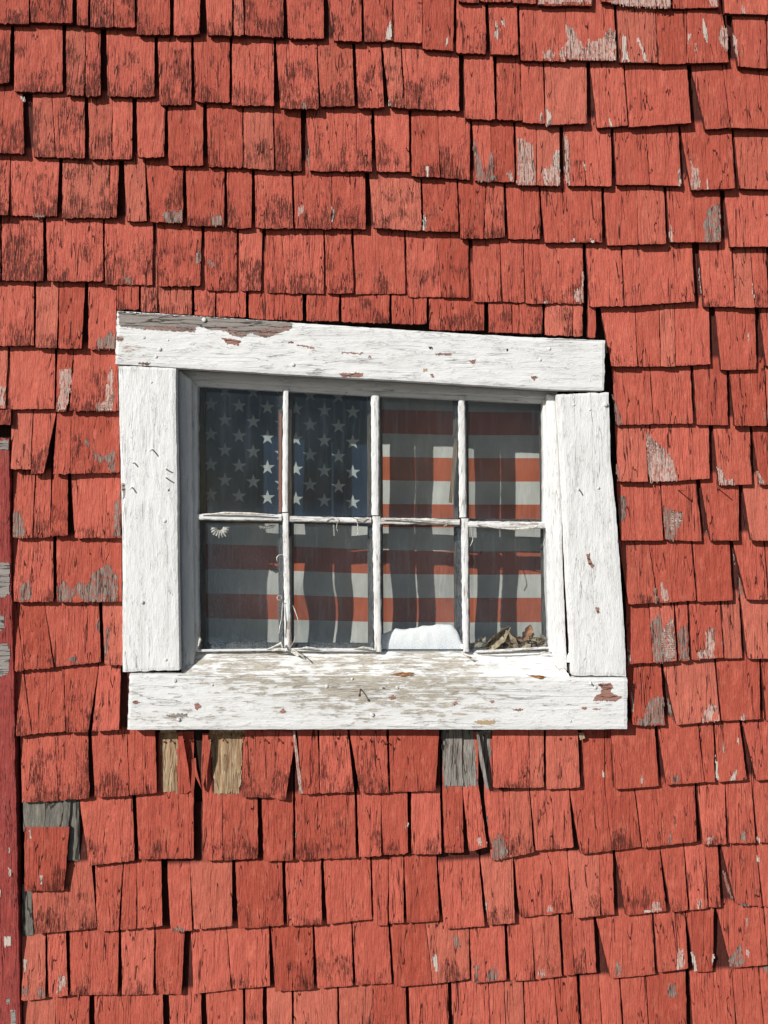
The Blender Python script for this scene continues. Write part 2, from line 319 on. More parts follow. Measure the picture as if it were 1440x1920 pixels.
# beside the window, right
T(960,400,[[560,770,585,795,1190,1185],[775,1000,800,1018,1185,1182],[1018,1205,1040,1215,1190,1192],[1218,1418,1255,1432,1195,1195],[1425,1600,1440,1600,1200,1200]])
T(960,800,[[575,748,600,765,308,310],[752,1105,775,1112,312,292],[1128,1335,1165,1348,328,325],[1345,1600,1395,1600,325,330],
 [585,830,612,850,640,640],[835,1035,862,1068,635,645],[1055,1275,1118,1275,640,640],[1290,1600,1345,1600,640,645],
 [600,765,655,820,1000,990],[768,1005,825,1035,992,978],[1015,1220,1045,1242,985,978],[1235,1415,1320,1440,970,975],[1420,1600,1446,1600,975,980],
 [640,765,650,792,1335,1328],[770,905,795,925,1328,1318],[915,985,940,995,1318,1318],[995,1165,1012,1190,1312,1300],[1172,1275,1198,1295,1305,1302],[1285,1600,1325,1600,1305,1305]])
T(960,1200,[[640,835,680,860,478,480],[845,1135,925,1170,478,455],[1145,1390,1180,1395,455,445],[1400,1600,1430,1600,455,455]])
# first course below the window (some shingles missing)
T(0,1200,[[115,308,125,328,915,905],[311,495,331,502,902,890],[515,715,535,725,888,875],[718,872,727,882,875,860],[1372,1568,1355,1520,885,885]])
T(480,1200,[[130,222,82,165,885,902],[230,345,265,358,868,862],[356,515,361,552,862,855],[525,732,585,745,860,862],[748,1030,755,1010,855,848],[1328,1532,1335,1540,832,832]])
T(960,1200,[[95,178,102,178,832,828],[190,368,195,382,840,830],[555,800,578,825,840,822],[815,1042,868,1080,815,800],[1050,1130,1085,1140,800,802],[1138,1275,1160,1320,800,785],[1288,1600,1375,1600,790,778]])
T(0,1200,[[450,745,500,758,1270,1240],[765,1090,782,1088,1235,1228],[1140,1248,1140,1252,1240,1240],[1251,1450,1257,1450,1240,1228]])
T(480,1200,[[32,208,42,208,1245,1240],[220,555,222,562,1238,1225],[568,702,580,705,1222,1215],[705,852,708,855,1212,1200],[872,1035,875,1042,1205,1205],[1048,1160,1062,1168,1198,1195],[1163,1250,1200,1300,1190,1165,dict(lift=5)],[1285,1425,1325,1420,1240,1225],[1427,1535,1425,1562,1225,1195]])
T(960,1200,[[100,318,135,345,1185,1168],[325,520,385,560,1205,1185],[523,685,563,725,1185,1165],[690,1025,735,1040,1170,1135],[1040,1195,1075,1205,1155,1150],[1200,1345,1220,1370,1145,1140],[1350,1600,1385,1600,1140,1130]])
T(0,1440,[[172,515,195,545,935,900],[535,690,548,665,920,915],[695,768,678,766,912,905],[770,908,774,912,902,890],[943,1068,958,1080,920,915],[1070,1305,1092,1305,910,890],[1325,1588,1340,1595,905,885]])
T(480,1440,[[165,365,178,372,890,880],[380,640,400,652,878,850],[652,745,662,738,885,885],[748,828,748,830,875,872],[835,1015,848,1030,872,860],[1025,1255,1058,1285,905,890],[1265,1445,1305,1455,885,872]])
T(960,1440,[[10,305,45,332,840,812],[312,490,350,495,845,830],[492,565,498,575,830,825],[580,830,640,868,830,805],[835,965,895,988,810,800],[970,1082,1002,1100,800,790],[1085,1155,1110,1175,785,782],[1170,1370,1260,1405,765,780],[1375,1600,1415,1600,780,790]])
T(0,1440,[[125,255,122,255,1310,1298],[265,370,275,380,1290,1285],[392,668,398,662,1278,1275],[682,868,688,862,1278,1272],[876,1038,878,1020,1272,1272],[1075,1272,1090,1300,1270,1248],[1276,1512,1306,1518,1245,1228]])
T(480,1440,[[85,318,108,325,1258,1245],[328,535,345,545,1240,1225],[543,742,562,762,1222,1210],[755,950,780,992,1232,1215],[953,1192,995,1202,1215,1188],[1200,1395,1215,1408,1212,1192],[1410,1550,1430,1565,1200,1192]])
T(960,1440,[[112,258,135,280,1190,1172],[275,335,295,350,1170,1165],[337,395,353,418,1160,1155],[397,455,420,475,1155,1150],[470,785,555,805,1185,1160],[795,970,822,990,1150,1130],[975,1135,1030,1130,1148,1145],[1145,1410,1235,1440,1125,1108],[1415,1600,1445,1600,1110,1110]])
T(0,1440,[[132,311,135,312,1640,1635],[315,500,316,505,1635,1630],[530,915,538,920,1625,1620],[950,1130,962,1135,1620,1615],[1160,1366,1170,1370,1612,1608],[1380,1478,1384,1475,1608,1604]])
T(480,1440,[[60,200,66,204,1605,1602],[212,455,214,460,1600,1598],[468,660,472,655,1598,1590],[662,842,658,850,1590,1585],[860,1078,870,1085,1590,1580],[1100,1305,1112,1320,1575,1570],[1310,1392,1324,1410,1572,1568],[1397,1500,1415,1512,1570,1565]])
T(960,1440,[[68,235,80,262,1560,1550],[238,362,266,390,1550,1545],[382,485,398,510,1548,1540],[488,600,514,625,1540,1535],[608,750,635,770,1535,1530],[755,975,775,985,1530,1520],[1000,1235,1020,1262,1515,1505],[1240,1385,1268,1420,1505,1500],[1390,1600,1425,1600,1500,1500]])
# the wall goes on beyond the photograph's edges
def run(x0, x1, y0, y1):
    x = x0
    while x < x1-20:
        w = min(R.uniform(45, 105), x1-x)
        ya = lerp(y0, y1, (x-x0)/(x1-x0)) + R.uniform(-3, 3)
        g_ = R.uniform(2, 9)
        SH.append(([x, x+w-g_, x+R.uniform(-2, 2), x+w-g_+R.uniform(-2, 2), ya, ya+R.uniform(-3, 3)], dict(coarse=1)))
        x += w
right_y = [28, 129, 242, 356, 462, 578, 693, 800, 908, 1015, 1125, 1235, 1352, 1460, 1578, 1702, 1811, 1940]
for y in right_y: run(1494, 1850, y, y+20)
left_y = [44, 155, 286, 402, 525, 648, 766, 880, 1008, 1128, 1260, 1382, 1505, 1632, 1752, 1876, 1987]
for y in left_y[:3]: run(-420, -70, y-8, y)
for y in left_y[3:7]: run(-420, -104, y-8, y)
for y in left_y[7:]: run(-420, -92, y-8, y)
run(-420, 860, -115, -90); run(860, 1850, -90, -65)
run(-420, 860, -82, -60)
for k in range(4): run(-420, 1850, -200-118*k, -170-118*k)
for k in range(4): run(-420, 1850, 2100+118*k, 2070+118*k)
run(-420, 45, 1990, 1985)

def sh_params(i, a, opt):
    rr = random.Random(i*7919+13)
    p = dict(rnd=rr.random()); w = min(a[3]-a[2], 120)
    cy = (a[4]+a[5])/2; cx = (a[2]+a[3])/2
    p['hb'] = 12.0 + rr.uniform(-0.9, 1.6) + opt.get('lift', 0)
    if rr.random() < 0.14: p['hb'] += rr.uniform(1, 3.5)
    p['ht'] = 2.2 + rr.uniform(-0.5, 0.5)
    p['tilt'] = rr.uniform(-0.9, 0.9); p['cup'] = rr.uniform(-0.2, 1.5)*w/90
    p['curl'] = rr.uniform(-0.3, 1.6) if rr.random() < 0.7 else rr.uniform(1.5, 4.0)
    # upper left and the column left of the window are the most weathered
    wr = 0.30 + 0.32*rr.random()
    if cx < 960 and cy < 560: wr += 0.22
    if cx < 240: wr += 0.12
    if 560 < cy < 640 or 1380 < cy < 1640 and cx < 1000: wr += 0.10
    if cx > 1100 and cy < 1500: wr -= 0.26
    if cy > 1650: wr -= 0.04
    p['wear'] = max(0, min(1, wr+0.04+opt.get('wear', 0)))
    return p
PAR = [sh_params(i, a, o) for i, (a, o) in enumerate(SH)]
def sh_h(i, u, v):
    p = PAR[i]; q = max(0.0, 1-v)
    h = lerp(p['hb'], p['ht'], v) + p['tilt']*(2*u-1)*min(q+0.3, 1) + p['cup']*((2*u-1)**2-0.4)*q + p['curl']*q**3
    return h + 0.5*nz(u*3+p['rnd']*50, v*3, i*3.3)*q
def sh_x(a, u, v):
    v_ = min(v, 1.0); return lerp(lerp(a[2], a[0], v_), lerp(a[3], a[1], v_), u)
def build_shingles(ids, name, parent, mats, then=None):
    mb = MB()
    for i in ids:
        a, o = SH[i]; p = PAR[i]; w = a[3]-a[2]; coarse = o.get('coarse')
        nx = 4 if coarse else max(5, int(w/4)); 
        vs_ = [0, 0.15, 0.4, 0.7, 1.0, 2.0] if coarse else [0, 0.03, 0.07, 0.12, 0.18, 0.25, 0.33, 0.42, 0.52, 0.62, 0.72, 0.82, 0.92, 1.02, 1.3, 2.02]
        vs_ = [v for v in vs_ if v <= o.get('vmax', 99)]
        ny = len(vs_)-1; idx = {}; back = {}; front = {}
        jag = 0.5+1.6*p['wear'] if not coarse else 0
        for j, v in enumerate(vs_):
            for k in range(nx+1):
                u = k/nx
                x = sh_x(a, u, v); y = lerp(a[4], a[5], u) - v*EXPO
                if not coarse:
                    if j == 0: y += jag*(nz(x*0.35, i*5.1)*1.2 + 0.5*R.uniform(-1, 1)) - (0.9 if k in (0, nx) else 0)
                    if k in (0, nx): x += 1.1*nz(y*0.06, i*3.7, k) + 0.5*nz(y*0.3, i*2.2, k)
                h = sh_h(i, u, v)
                bare_ = 1555 < a[4] < 1640 and (298 < x < 397 or 1088 < x < 1150 or 826 < x < 926)
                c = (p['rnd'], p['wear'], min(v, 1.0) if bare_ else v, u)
                hf = h - (0.5 if (j == 0 or k in (0, nx)) else 0)
                idx[j, k] = mb.vert(W(x, y, hf), c)
                if j == 0 or k in (0, nx):
                    cd = (p['rnd'], 0.9, 1.6, u)  # butt and side faces near black too: their shade is in the colour
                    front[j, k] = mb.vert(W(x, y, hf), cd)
                    t = lerp(7.6, 3.4, min(v, 2)/2)
                    q = W(x, y, hf); q.y += t/1000
                    back[j, k] = mb.vert(q, cd)
        for j in range(ny):
            for k in range(nx): mb.face((idx[j, k], idx[j, k+1], idx[j+1, k+1], idx[j+1, k]))
            mb.face((front[j, 0], front[j+1, 0], back[j+1, 0], back[j, 0])); mb.face((front[j+1, nx], front[j, nx], back[j, nx], back[j+1, nx]))
        for k in range(nx): mb.face((front[0, k+1], front[0, k], back[0, k], back[0, k+1]))
    if then: then(mb)
    return mb.build(name, mats, parent)
MAIN = list(range(len(SH)))

# a shingle that has slipped out of its course, bottom left
SH.append(([45.5, 130, 46, 120, 1671.5, 1670.5], dict(lift=3, vmax=1.02))); PAR.append(sh_params(9001, *SH[-1]))
i_slip = len(SH)-1; PAR[i_slip].update(curl=1.0, wear=0.72, ht=9.0, hb=13.5, cup=0.6)
tag(build_shingles([i_slip], 'slipped_shingle', barn, M['red']), 'red shingle slipped down below a bare grey strip')
# the shingle it hung on: bare above, same course
SH.append(([42, 138, 44, 128, 1560, 1556], dict(vmax=0.62))); PAR.append(sh_params(9002, *SH[-1])); PAR[-1].update(hb=6, ht=4, curl=0, cup=0)
i_under = len(SH)-1
tag(build_shingles([i_under], 'unpainted_shingle', barn, M['dgray']), 'bare grey shingle end above the slipped red one')
SH.append(([128, 149, 127, 149, 1614, 1614], dict(vmax=1.02))); PAR.append(sh_params(9003, *SH[-1])); PAR[-1].update(hb=3, ht=1, curl=0, cup=0)
build_shingles([len(SH)-1], 'unpainted_shingle', barn, M['dgray'])
SH.append(([41, 58, 41, 62.5, 1755.5, 1754], dict(vmax=0.9))); PAR.append(sh_params(9004, *SH[-1])); PAR[-1].update(hb=5, ht=1, curl=0, cup=0)
build_shingles([len(SH)-1], 'unpainted_shingle', barn, M['dgray'])

def locate(px, py):
    best = None
    for i, (a, o) in enumerate(SH):
        v = ((a[4]+a[5])/2 - py)/EXPO
        if v < -0.03 or v > min(2.0, o.get('vmax', 9)): continue
        l, r = sh_x(a, 0, v), sh_x(a, 1, v)
        if r-l < 2: continue
        u = (px-l)/(r-l)
        if u < -0.02 or u > 1.02: continue
        h = sh_h(i, u, max(v, 0))
        if best is None or h > best[0]: best = (h, i)
    return best
def inside(poly, x, y):
    c = False; n_ = len(poly); j = n_-1
    for i in range(n_):
        xi, yi = poly[i]; xj, yj = poly[j]
        if (yi > y) != (yj > y) and x < (xj-xi)*(y-yi)/(yj-yi)+xi: c = not c
        j = i
    return c
def drape(mb, poly, hfun, m, cw, ch, rag, rnd, off=0.35, seed=0):
    """a flake-edged patch of small cells laid on a surface"""
    xs = [p[0] for p in poly]; ys = [p[1] for p in poly]
    x0, y0 = min(xs)-rag, min(ys)-rag; nxc = int((max(xs)+rag-x0)/cw)+1; nyc = int((max(ys)+rag-y0)/ch)+1
    ids = {}
    def vid(i, j):
        if (i, j) not in ids:
            x = x0+i*cw+R.uniform(-.3, .3)*cw; y = y0+j*ch+R.uniform(-.3, .3)*ch
            h = hfun(x, y)
            ids[i, j] = mb.vert(W(x, y, h+off), (rnd, 0.5, 0.5, 0))
        return ids[i, j]
    for j in range(nyc):
        for i in range(nxc):
            cx = x0+(i+.5)*cw; cy = y0+(j+.5)*ch
            sx = cx + rag*nz(cx*0.45/max(cw, .1)*1.2, cy*0.25/ch, seed+3.3)*1.6; sy = cy + rag*2.0*nz(cx*0.9/cw*0.7, cy*0.2/ch, seed+9.1)
            if inside(poly, sx, sy):
                mb.face((vid(i, j), vid(i, j+1), vid(i+1, j+1), vid(i+1, j)), m)
PATCH = {'gray': 0, 'pink': 1, 'white': 2, 'dgray': 3, 'tan': 4}
PM = [M['gray'], M['pink'], M['white'], M['dgray'], M['tan']]
def patches(ox, oy, items):
    out = []
    for kind, *pts in items:
        poly = [(ox+x/3, oy+y/3) for x, y in zip(pts[::2], pts[1::2])]
        out.append((kind, poly))
    return out
PL = []
PL += patches(960, 0, [('pink',300,130,345,165,385,240,415,280,425,200,440,240,510,215,545,160,575,175,583,335,430,336,316,328),('gray',540,165,573,178,582,250,540,230,520,215),
 ('pink',175,290,215,275,240,310,240,335,180,335),('pink',280,265,303,245,306,333,262,335),('white',620,205,645,200,640,270,665,345,622,345),('white',695,195,722,240,762,343,742,340),
 ('white',985,195,1005,185,998,235,990,290),('white',1072,100,1086,105,1092,240,1075,200),('pink',1180,140,1212,170,1216,280,1190,275,1160,215),('pink',1240,180,1262,230,1278,330,1255,300),
 ('pink',35,760,70,790,120,810,132,1038,30,1036),('pink',165,950,215,940,262,835,267,1042,180,1036),('white',238,870,264,840,266,960,240,960),('pink',295,750,318,780,325,1042,305,1036,292,900),('white',398,870,416,960,408,968),
 ('pink',1000,880,1020,940,1055,960,1058,1060,1012,1062),('gray',1160,1140,1168,1145,1172,1358,1080,1358,1080,1250,1105,1170),
 ('pink',142,-30,440,-30,446,14,152,22),('pink',505,-30,890,-30,888,42,700,38,560,18),('pink',1105,-30,1150,-30,1156,36,1115,33),('white',1285,10,1305,50,1310,74,1300,70),
 ('white',1090,150,1098,150,1100,240,1092,240),('pink',1030,250,1040,262,1044,290,1030,290),('white',195,610,225,650,228,700,192,702),('white',160,640,172,640,176,690,160,690),
 ('white',545,672,562,690,566,708,552,708),('white',330,1348,352,1345,352,1362,330,1362),('white',440,1346,464,1348,462,1360,440,1360),('white',890,1260,905,1355,890,1350),('white',1095,1000,1110,1060,1098,1060),('white',930,960,945,955,948,1040,936,1040)])
PL += patches(0, 0, [('gray',900,1205,940,1190,1026,1188,1024,1252,940,1248),('gray',1180,1215,1252,1212,1258,1268,1190,1268),('gray',1285,1215,1292,1270,1283,1270),('white',110,540,128,540,140,570,118,560),('gray',180,1205,250,1212,250,1222,180,1222)])
PL += patches(480, 0, [('white',755,120,766,180,755,220,728,220),('pink',240,1160,272,1160,252,1220,238,1215),('white',940,1205,960,1230,950,1300,937,1290),('gray',1222,780,1250,860,1280,960,1290,1018,1238,1018),('gray',1300,950,1325,850,1345,1000,1330,1018,1290,1018),
 ('pink',1405,970,1446,965,1450,1015,1420,1010),('gray',265,560,288,600,285,610,265,610),('white',425,1160,440,1200,432,1260,424,1250),('white',1074,210,1084,210,1080,258,1070,258),('white',1345,100,1360,150,1362,220,1340,215,1352,160),('white',1380,110,1396,110,1396,145,1384,145),('white',745,555,762,600,750,598),('gray',290,830,298,840,300,960,288,900),('white',955,930,972,940,968,990,956,990)])
PL += patches(0, 400, [('gray',1090,240,1128,205,1128,290,1104,284),('gray',540,735,560,690,590,705,620,660,650,690,648,764,552,762),('pink',335,885,400,872,405,960,368,1108,318,1110,338,960),('pink',622,850,638,900,633,1108,545,1110,590,1040,602,940),('gray',545,1060,590,1085,632,1000,632,1108,548,1110),('pink',-60,985,30,980,25,1085,-60,1090),('gray',700,355,745,365,745,400,705,398),('gray',1175,255,1215,290,1200,305,1165,285)])
PL += patches(0, 800, [('gray',585,170,645,130,646,256,622,258,600,200),('gray',520,150,560,150,590,195,540,195),('gray',72,485,110,470,140,560,135,622,72,622),('gray',640,480,672,370,674,620,640,618),('gray',105,900,165,862,180,930,165,975,107,982),
 ('gray',322,905,360,868,400,925,450,872,490,892,520,822,610,775,660,845,660,982,470,980,430,930,390,985,330,982),('gray',385,1298,420,1290,438,1328,400,1334),('gray',592,1130,617,1150,605,1230,597,1330,588,1200),('gray',545,1090,560,1090,560,1170,548,1165),('gray',480,60+0,500,80,495,110,478,100)])
PL += patches(960, 400, [('pink',350,440,385,420,400,312,403,498,355,498),('gray',560,1010,590,1080,622,1183,585,1186,575,1100),('white',165,495,190,488,195,505,170,506),('white',1050,300,1068,400,1082,520,1068,500,1055,400),('white',1328,680,1336,690,1332,725,1326,720),('white',1350,390,1362,470,1356,470),('gray',1415,1100,1430,1130,1428,1170,1415,1160)])
PL += patches(960, 800, [('pink',752,25,790,75,865,130,905,200,930,300,777,310,762,200),('gray',752,25,790,75,850,120,800,150,770,250,760,160),('pink',1150,215,1190,255,1205,300,1250,300,1253,326,1167,325),('pink',1370,230,1410,290,1415,323,1392,322),('gray',608,385,645,400,640,500,605,560,598,470),
 ('gray',848,450,900,470,965,490,945,560,905,638,865,636),('pink',900,480,965,492,940,560,900,610,885,540),('gray',800,880,822,985,802,988),('pink',835,870,870,930,886,978,842,985),('gray',1268,830,1290,900,1295,965,1320,968,1278,940),
 ('gray',780,1100,830,1050,850,1140,900,1065,922,1310,800,1326),('pink',850,1140,900,1080,920,1300,860,1310,840,1220),('gray',932,1150,985,1100,995,1312,945,1316),('pink',1095,1135,1140,1130,1140,1298,1047,1306,1042,1265,1090,1260),('white',652,1255,666,1260,664,1333,652,1333),('white',988,1120,1000,1180,1018,1310,1006,1310),
 ('gray',1090,580,1108,600,1118,638,1105,635),('gray',585,205,602,215,603,300,590,295),('white',1240,700,1262,780,1256,790),('white',1180,1150,1186,1230,1180,1230)])
PL += patches(960, 1200, [('gray',775,330,850,320,857,476,745,478,750,400),('gray',705,455,745,440,750,478,705,478),('gray',872,310,902,400,948,476,922,472,880,400),('pink',1110,365,1155,370,1168,452,1077,458,1075,430),('pink',1290,430,1315,410,1310,448,1290,452),('gray',905,765,935,755,945,800,905,803),
 ('white',1142,640,1160,720,1162,788,1150,780),('white',1245,740,1268,735,1262,786,1220,786),('pink',1180,570,1197,600,1185,650),('gray',985,1065,1025,1045,1008,1135,970,1130),('gray',890,1070,902,1140,880,1142),('pink',915,985,927,1040,915,1045),('pink',1095,1110,1135,1105,1122,1148,1100,1148),('gray',1280,1100,1315,1070,1315,1130,1285,1130),
 ('white',1380,1110,1396,1115,1390,1135,1380,1135),('white',510,740,520,745,518,770,508,765),('white',1270,545,1280,548,1276,578,1268,575),('pink',730,770,742,775,735,815,722,815),('white',675,240,680,250,682,400,676,400)])
PL += patches(480, 1200, [('pink',1238,1122,1275,1105,1300,1138,1270,1162,1250,1150),('white',1248,1120,1275,1112,1285,1135,1260,1145),('gray',1330,1125,1360,1090,1385,1110,1420,1195,1400,1226,1332,1236),('gray',232,700,243,800,250,860,238,850),('white',845,1035,855,1035,853,1056,846,1056),('white',218,1080,226,1085,220,1140,216,1140),('white',1298,960,1304,980,1302,1035,1297,1020)])
PL += patches(0, 1440, [('white',218,600,240,605,240,652,222,650),('pink',330,1165,375,1170,375,1220,310,1278,330,1210),('gray',200,1240,240,1235,255,1290,215,1290),('gray',960,905,1030,895,1035,916,965,922),('white',132,1070,150,1075,145,1145,134,1140),('white',165,345,176,345,176,390,166,390),('pink',470,430,480,440,488,520,478,520),('gray',122,1230,160,1240,150,1285,124,1270)])
PL += patches(480, 1440, [('white',990,1068,1015,1055,1028,1140,1012,1145),('gray',1225,1105,1250,1110,1256,1208,1232,1208),('gray',1300,1145,1335,1115,1365,1150,1350,1192,1302,1196),('gray',1105,950,1130,945,1150,1000,1128,1008),('white',1290,735,1300,760,1302,800,1294,790)])
PL += patches(960, 1440, [('pink',930,1020,960,1020,980,1100,950,1132,927,1128),('gray',1220,1070,1285,990,1310,1090,1300,1108,1228,1114),('pink',1315,1015,1335,1030,1330,1070,1318,1050),('white',1005,1030,1030,1060,1045,1140,1028,1142),('white',1128,1040,1145,1060,1126,1100),('gray',590,1085,614,1120,610,1162,572,1160),
 ('pink',780,765,830,760,840,798,780,808),('white',748,802,790,796,788,812,750,814),('pink',195,780,225,780,225,808,192,808),('gray',880,1215,922,1220,930,1290,905,1300,870,1270),('pink',140,1160,185,1125,190,1168,145,1172),('white',1380,500,1388,510,1384,545,1380,540),('gray',1180,560,1200,600,1245,730,1235,740,1190,620),('gray',1400,1110,1440,1108,1440,1150,1412,1145),('white',1318,840,1326,850,1322,900,1316,890),('gray',1280,760,1330,765,1340,778,1285,776),('pink',1040,745,1065,740,1068,788,1045,790)])
def flakes(pm):
  for n_, (kind, poly) in enumerate(PL):
      cx = sum(p[0] for p in poly)/len(poly); cy = sum(p[1] for p in poly)/len(poly)
      loc = locate(cx, cy)
      if not loc: continue
      i = loc[1]; a = SH[i][0]
      def hf(x, y, i=i, a=a):
          v = ((a[4]+a[5])/2-y)/EXPO; l, r = sh_x(a, 0, v), sh_x(a, 1, v)
          return sh_h(i, min(1, max(0, (x-l)/(r-l))), max(0, v))
      drape(pm, poly, hf, PATCH[kind]+1, 1.2, 4.0, 2.2, R.random(), 0.42, n_*3.1)
SH_ALL = len(SH)
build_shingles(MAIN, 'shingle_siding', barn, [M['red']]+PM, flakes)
# places where whole shingles have come off, bare wood of the course below
for name, mats, lab, polys in (
    ('unpainted_patch', M['tan'], 'narrow strip of bare tan wood where a shingle is missing below the window', [[(301,1366),(333,1366),(332,1485),(304,1485)]]),
    ('unpainted_patch', M['tan'], 'wide strip of bare tan wood where a shingle is missing below the window', [[(392,1366),(457,1366),(450,1487),(403,1490)]]),
    ('unpainted_patch', M['oldgray'], 'grey bare wood with upright grain below the middle of the window', [[(828,1364),(887,1366),(896,1474),(832,1475)],[(897,1368),(919,1370),(920.5,1479),(910,1479)]])):
    mb = MB()
    for poly in polys:
        cx = sum(p[0] for p in poly)/4; cy = sum(p[1] for p in poly)/4
        def hf(x, y):
            l = locate(x, y); return l[0] if l else 1.0
        drape(mb, poly, hf, 0, 2.0, 4.0, 2.0, R.random(), 0.5, 5)
    tag(mb.build(name, mats, barn), lab)

# sheathing boards around the opening, and the dark room behind
OX0, OX1, OY0, OY1 = -0.395, 0.345, Z0+0.960-1.262, Z0+0.960-0.688
WX0, WX1, WZ0, WZ1 = -1.14, 1.13, 0.0, 3.3
mb = MB()
mb.box(WX0, OX0, 0.012, 0.03, WZ0, WZ1); mb.box(OX1, WX1, 0.012, 0.03, WZ0, WZ1)
mb.box(OX0, OX1, 0.012, 0.03, WZ0, OY0); mb.box(OX0, OX1, 0.012, 0.03, OY1, WZ1)
mb.build('sheathing', M['sheath'], barn)
mb = MB()
mb.box(WX0, WX1, 1.0, 1.02, 0.0, 3.3); mb.box(WX0, WX0+0.02, 0.031, 1.0, 0.0, 3.3); mb.box(WX1-0.02, WX1, 0.031, 1.0, 0.0, 3.3)
mb.box(WX0+0.02, WX1-0.02, 0.031, 1.0, 3.28, 3.3); mb.box(WX0+0.02, WX1-0.02, 0.031, 1.0, 0.005, 0.02)
mb.build('room_shell', M['room'], barn)

# ---------------------------------------------------------------- boards
def board(name, pts, h0, h1, mat, parent, nu, nv, wearf, axis, rag=0.6, seed=0, tint=None, chips=None):
    """pts: top-left, top-right, bottom-right, bottom-left in photo pixels (or lists for the two long edges)"""
    tl, trr, br, bl = pts; mb = MB(); f = {}; b = {}
    rnd = (seed*0.137) % 1
    def edge(pa, t):     # pa may be a polyline
        if isinstance(pa[0], (tuple, list)):
            s_ = t*(len(pa)-1); k = min(int(s_), len(pa)-2); return tuple(lerp(pa[k][q], pa[k+1][q], s_-k) for q in (0, 1))
        return pa
    for j in range(nv+1):
        for i in range(nu+1):
            u, v = i/nu, j/nv
            if axis == 'X':
                pt, pb = edge(tl, u), edge(bl, u); x = lerp(pt[0], pb[0], v); y = lerp(pt[1], pb[1], v)
            else:
                pl, pr = edge(tl, v), edge(trr, v); x = lerp(pl[0], pr[0], u); y = lerp(pl[1], pr[1], u)
            e = (i in (0, nu), j in (0, nv))
            long_e = e[1] if axis == 'X' else e[0]; end_e = e[0] if axis == 'X' else e[1]
            if long_e:
                d = rag*(nz(x*0.05, y*0.05, seed+1)+0.5*nz(x*0.25, y*0.25, seed+2))
                if axis == 'X': y += d
                else: x += d
            if end_e:
                d = rag*2.2*(nz(x*0.13, y*0.13, seed+5)+0.6*nz(x*0.6, y*0.6, seed+7))
                if axis == 'X': x += d
                else: y += d
            near = min(i, nu-i, j, nv-j)
            h = h1 + 0.8*nz(x*0.012, y*0.012, seed) - (1.0 if near == 0 else 0.0)
            c = (rnd, wearf(x, y), tint(x, y) if tint else 0, 0)
            p_ = W(x, y, h); f[i, j] = mb.vert(p_, c)
            if near == 0:
                q = p_.copy(); q.y = -h0/1000; b[i, j] = mb.vert(q, c)
    for j in range(nv):
        for i in range(nu): mb.face((f[i, j], f[i, j+1], f[i+1, j+1], f[i+1, j]))
    for i in range(nu):
        mb.face((f[i, 0], f[i+1, 0], b[i+1, 0], b[i, 0])); mb.face((f[i+1, nv], f[i, nv], b[i, nv], b[i+1, nv]))
    for j in range(nv):
        mb.face((f[0, j+1], f[0, j], b[0, j], b[0, j+1])); mb.face((f[nu, j], f[nu, j+1], b[nu, j+1], b[nu, j]))
    for k, (m, cw, ch, *pq) in enumerate(chips or []):
        drape(mb, [(pq[q], pq[q+1]) for q in range(0, len(pq), 2)], lambda x, y: h1+0.8*nz(x*0.012, y*0.012, seed), m+1, cw, ch, 1.2, R.random(), 0.4, k*7.7)
    return mb.build(name, [mat]+(CHIP if chips else []), parent)
def blob(x, y, cx, cy, rx, ry): return max(0.0, 1-((x-cx)/rx)**2-((y-cy)/ry)**2)

# spots where the paint is off the boards: (material, cell, outline)
M['gray2'] = mat_bare('bare_header_wood', [(0.25, (0.16, 0.14, 0.13)), (0.5, (0.33, 0.30, 0.275)), (0.75, (0.50, 0.46, 0.42))], scale=(0.03, 0.2, 0.5))
M['pinkw'] = mat_bare('bare_reddish_wood', [(0.3, (0.20, 0.08, 0.06)), (0.5, (0.38, 0.20, 0.16)), (0.75, (0.46, 0.38, 0.35))], scale=(0.04, 0.2, 0.45))
s = NT('dark_hole'); M['dk'] = s.done((0.03, 0.025, 0.02), 0.9)
s = NT('cream_knot'); M['cream'] = s.done((0.45, 0.33, 0.20), 0.7)
CHIP = [M['gray2'], M['pinkw'], M['dk'], M['cream'], M['white']]
CH_H = [
 (0,2.4,1.2, 222,584, 300,589, 400,595, 480,600, 546,605, 547,614, 530,622, 508,630, 497,632, 470,624, 455,632, 443,631, 420,620, 390,618, 368,611, 366,621, 335,621, 270,617, 224,612),
 (1,2.4,1.2, 272,611, 365,612, 366,622, 335,621, 270,617),
 (1,2.4,1.2, 392,609, 440,617, 456,624, 500,616, 540,610, 546,616, 508,630, 497,632, 470,623, 455,632, 443,631, 420,620),
 (1,2.0,1.0, 415,633, 452,638, 448,648, 425,644), (1,1.6,1.0, 218,632, 232,634, 230,640, 219,639), (1,1.6,1.0, 258,680, 282,680, 278,684, 260,683),
 (1,1.6,1.0, 635,700, 682,699, 680,706, 640,706), (1,1.2,1, 880,676, 892,674, 890,682, 884,682), (1,1.2,1, 995,706, 1008,705, 1002,714, 1000,712),
 (1,1.2,1, 690,667, 694,666, 696,670, 691,670), (2,1,1, 949,654, 953,654, 953,658, 949,658), (2,1,1, 804,650, 811,650, 811,654, 805,654), (3,1,1, 794,691, 801,691, 801,697, 795,697),
 (1,1,1, 806,701, 812,702, 815,708, 809,706), (1,1.5,.8, 555,645, 590,651, 588,653, 556,648), (1,1.5,.8, 640,660, 680,662, 678,664, 642,662), (1,1.5,.8, 540,640, 552,641, 550,644, 541,643), (1,1.5,.8,815,662,846,663,844,666,818,665)]
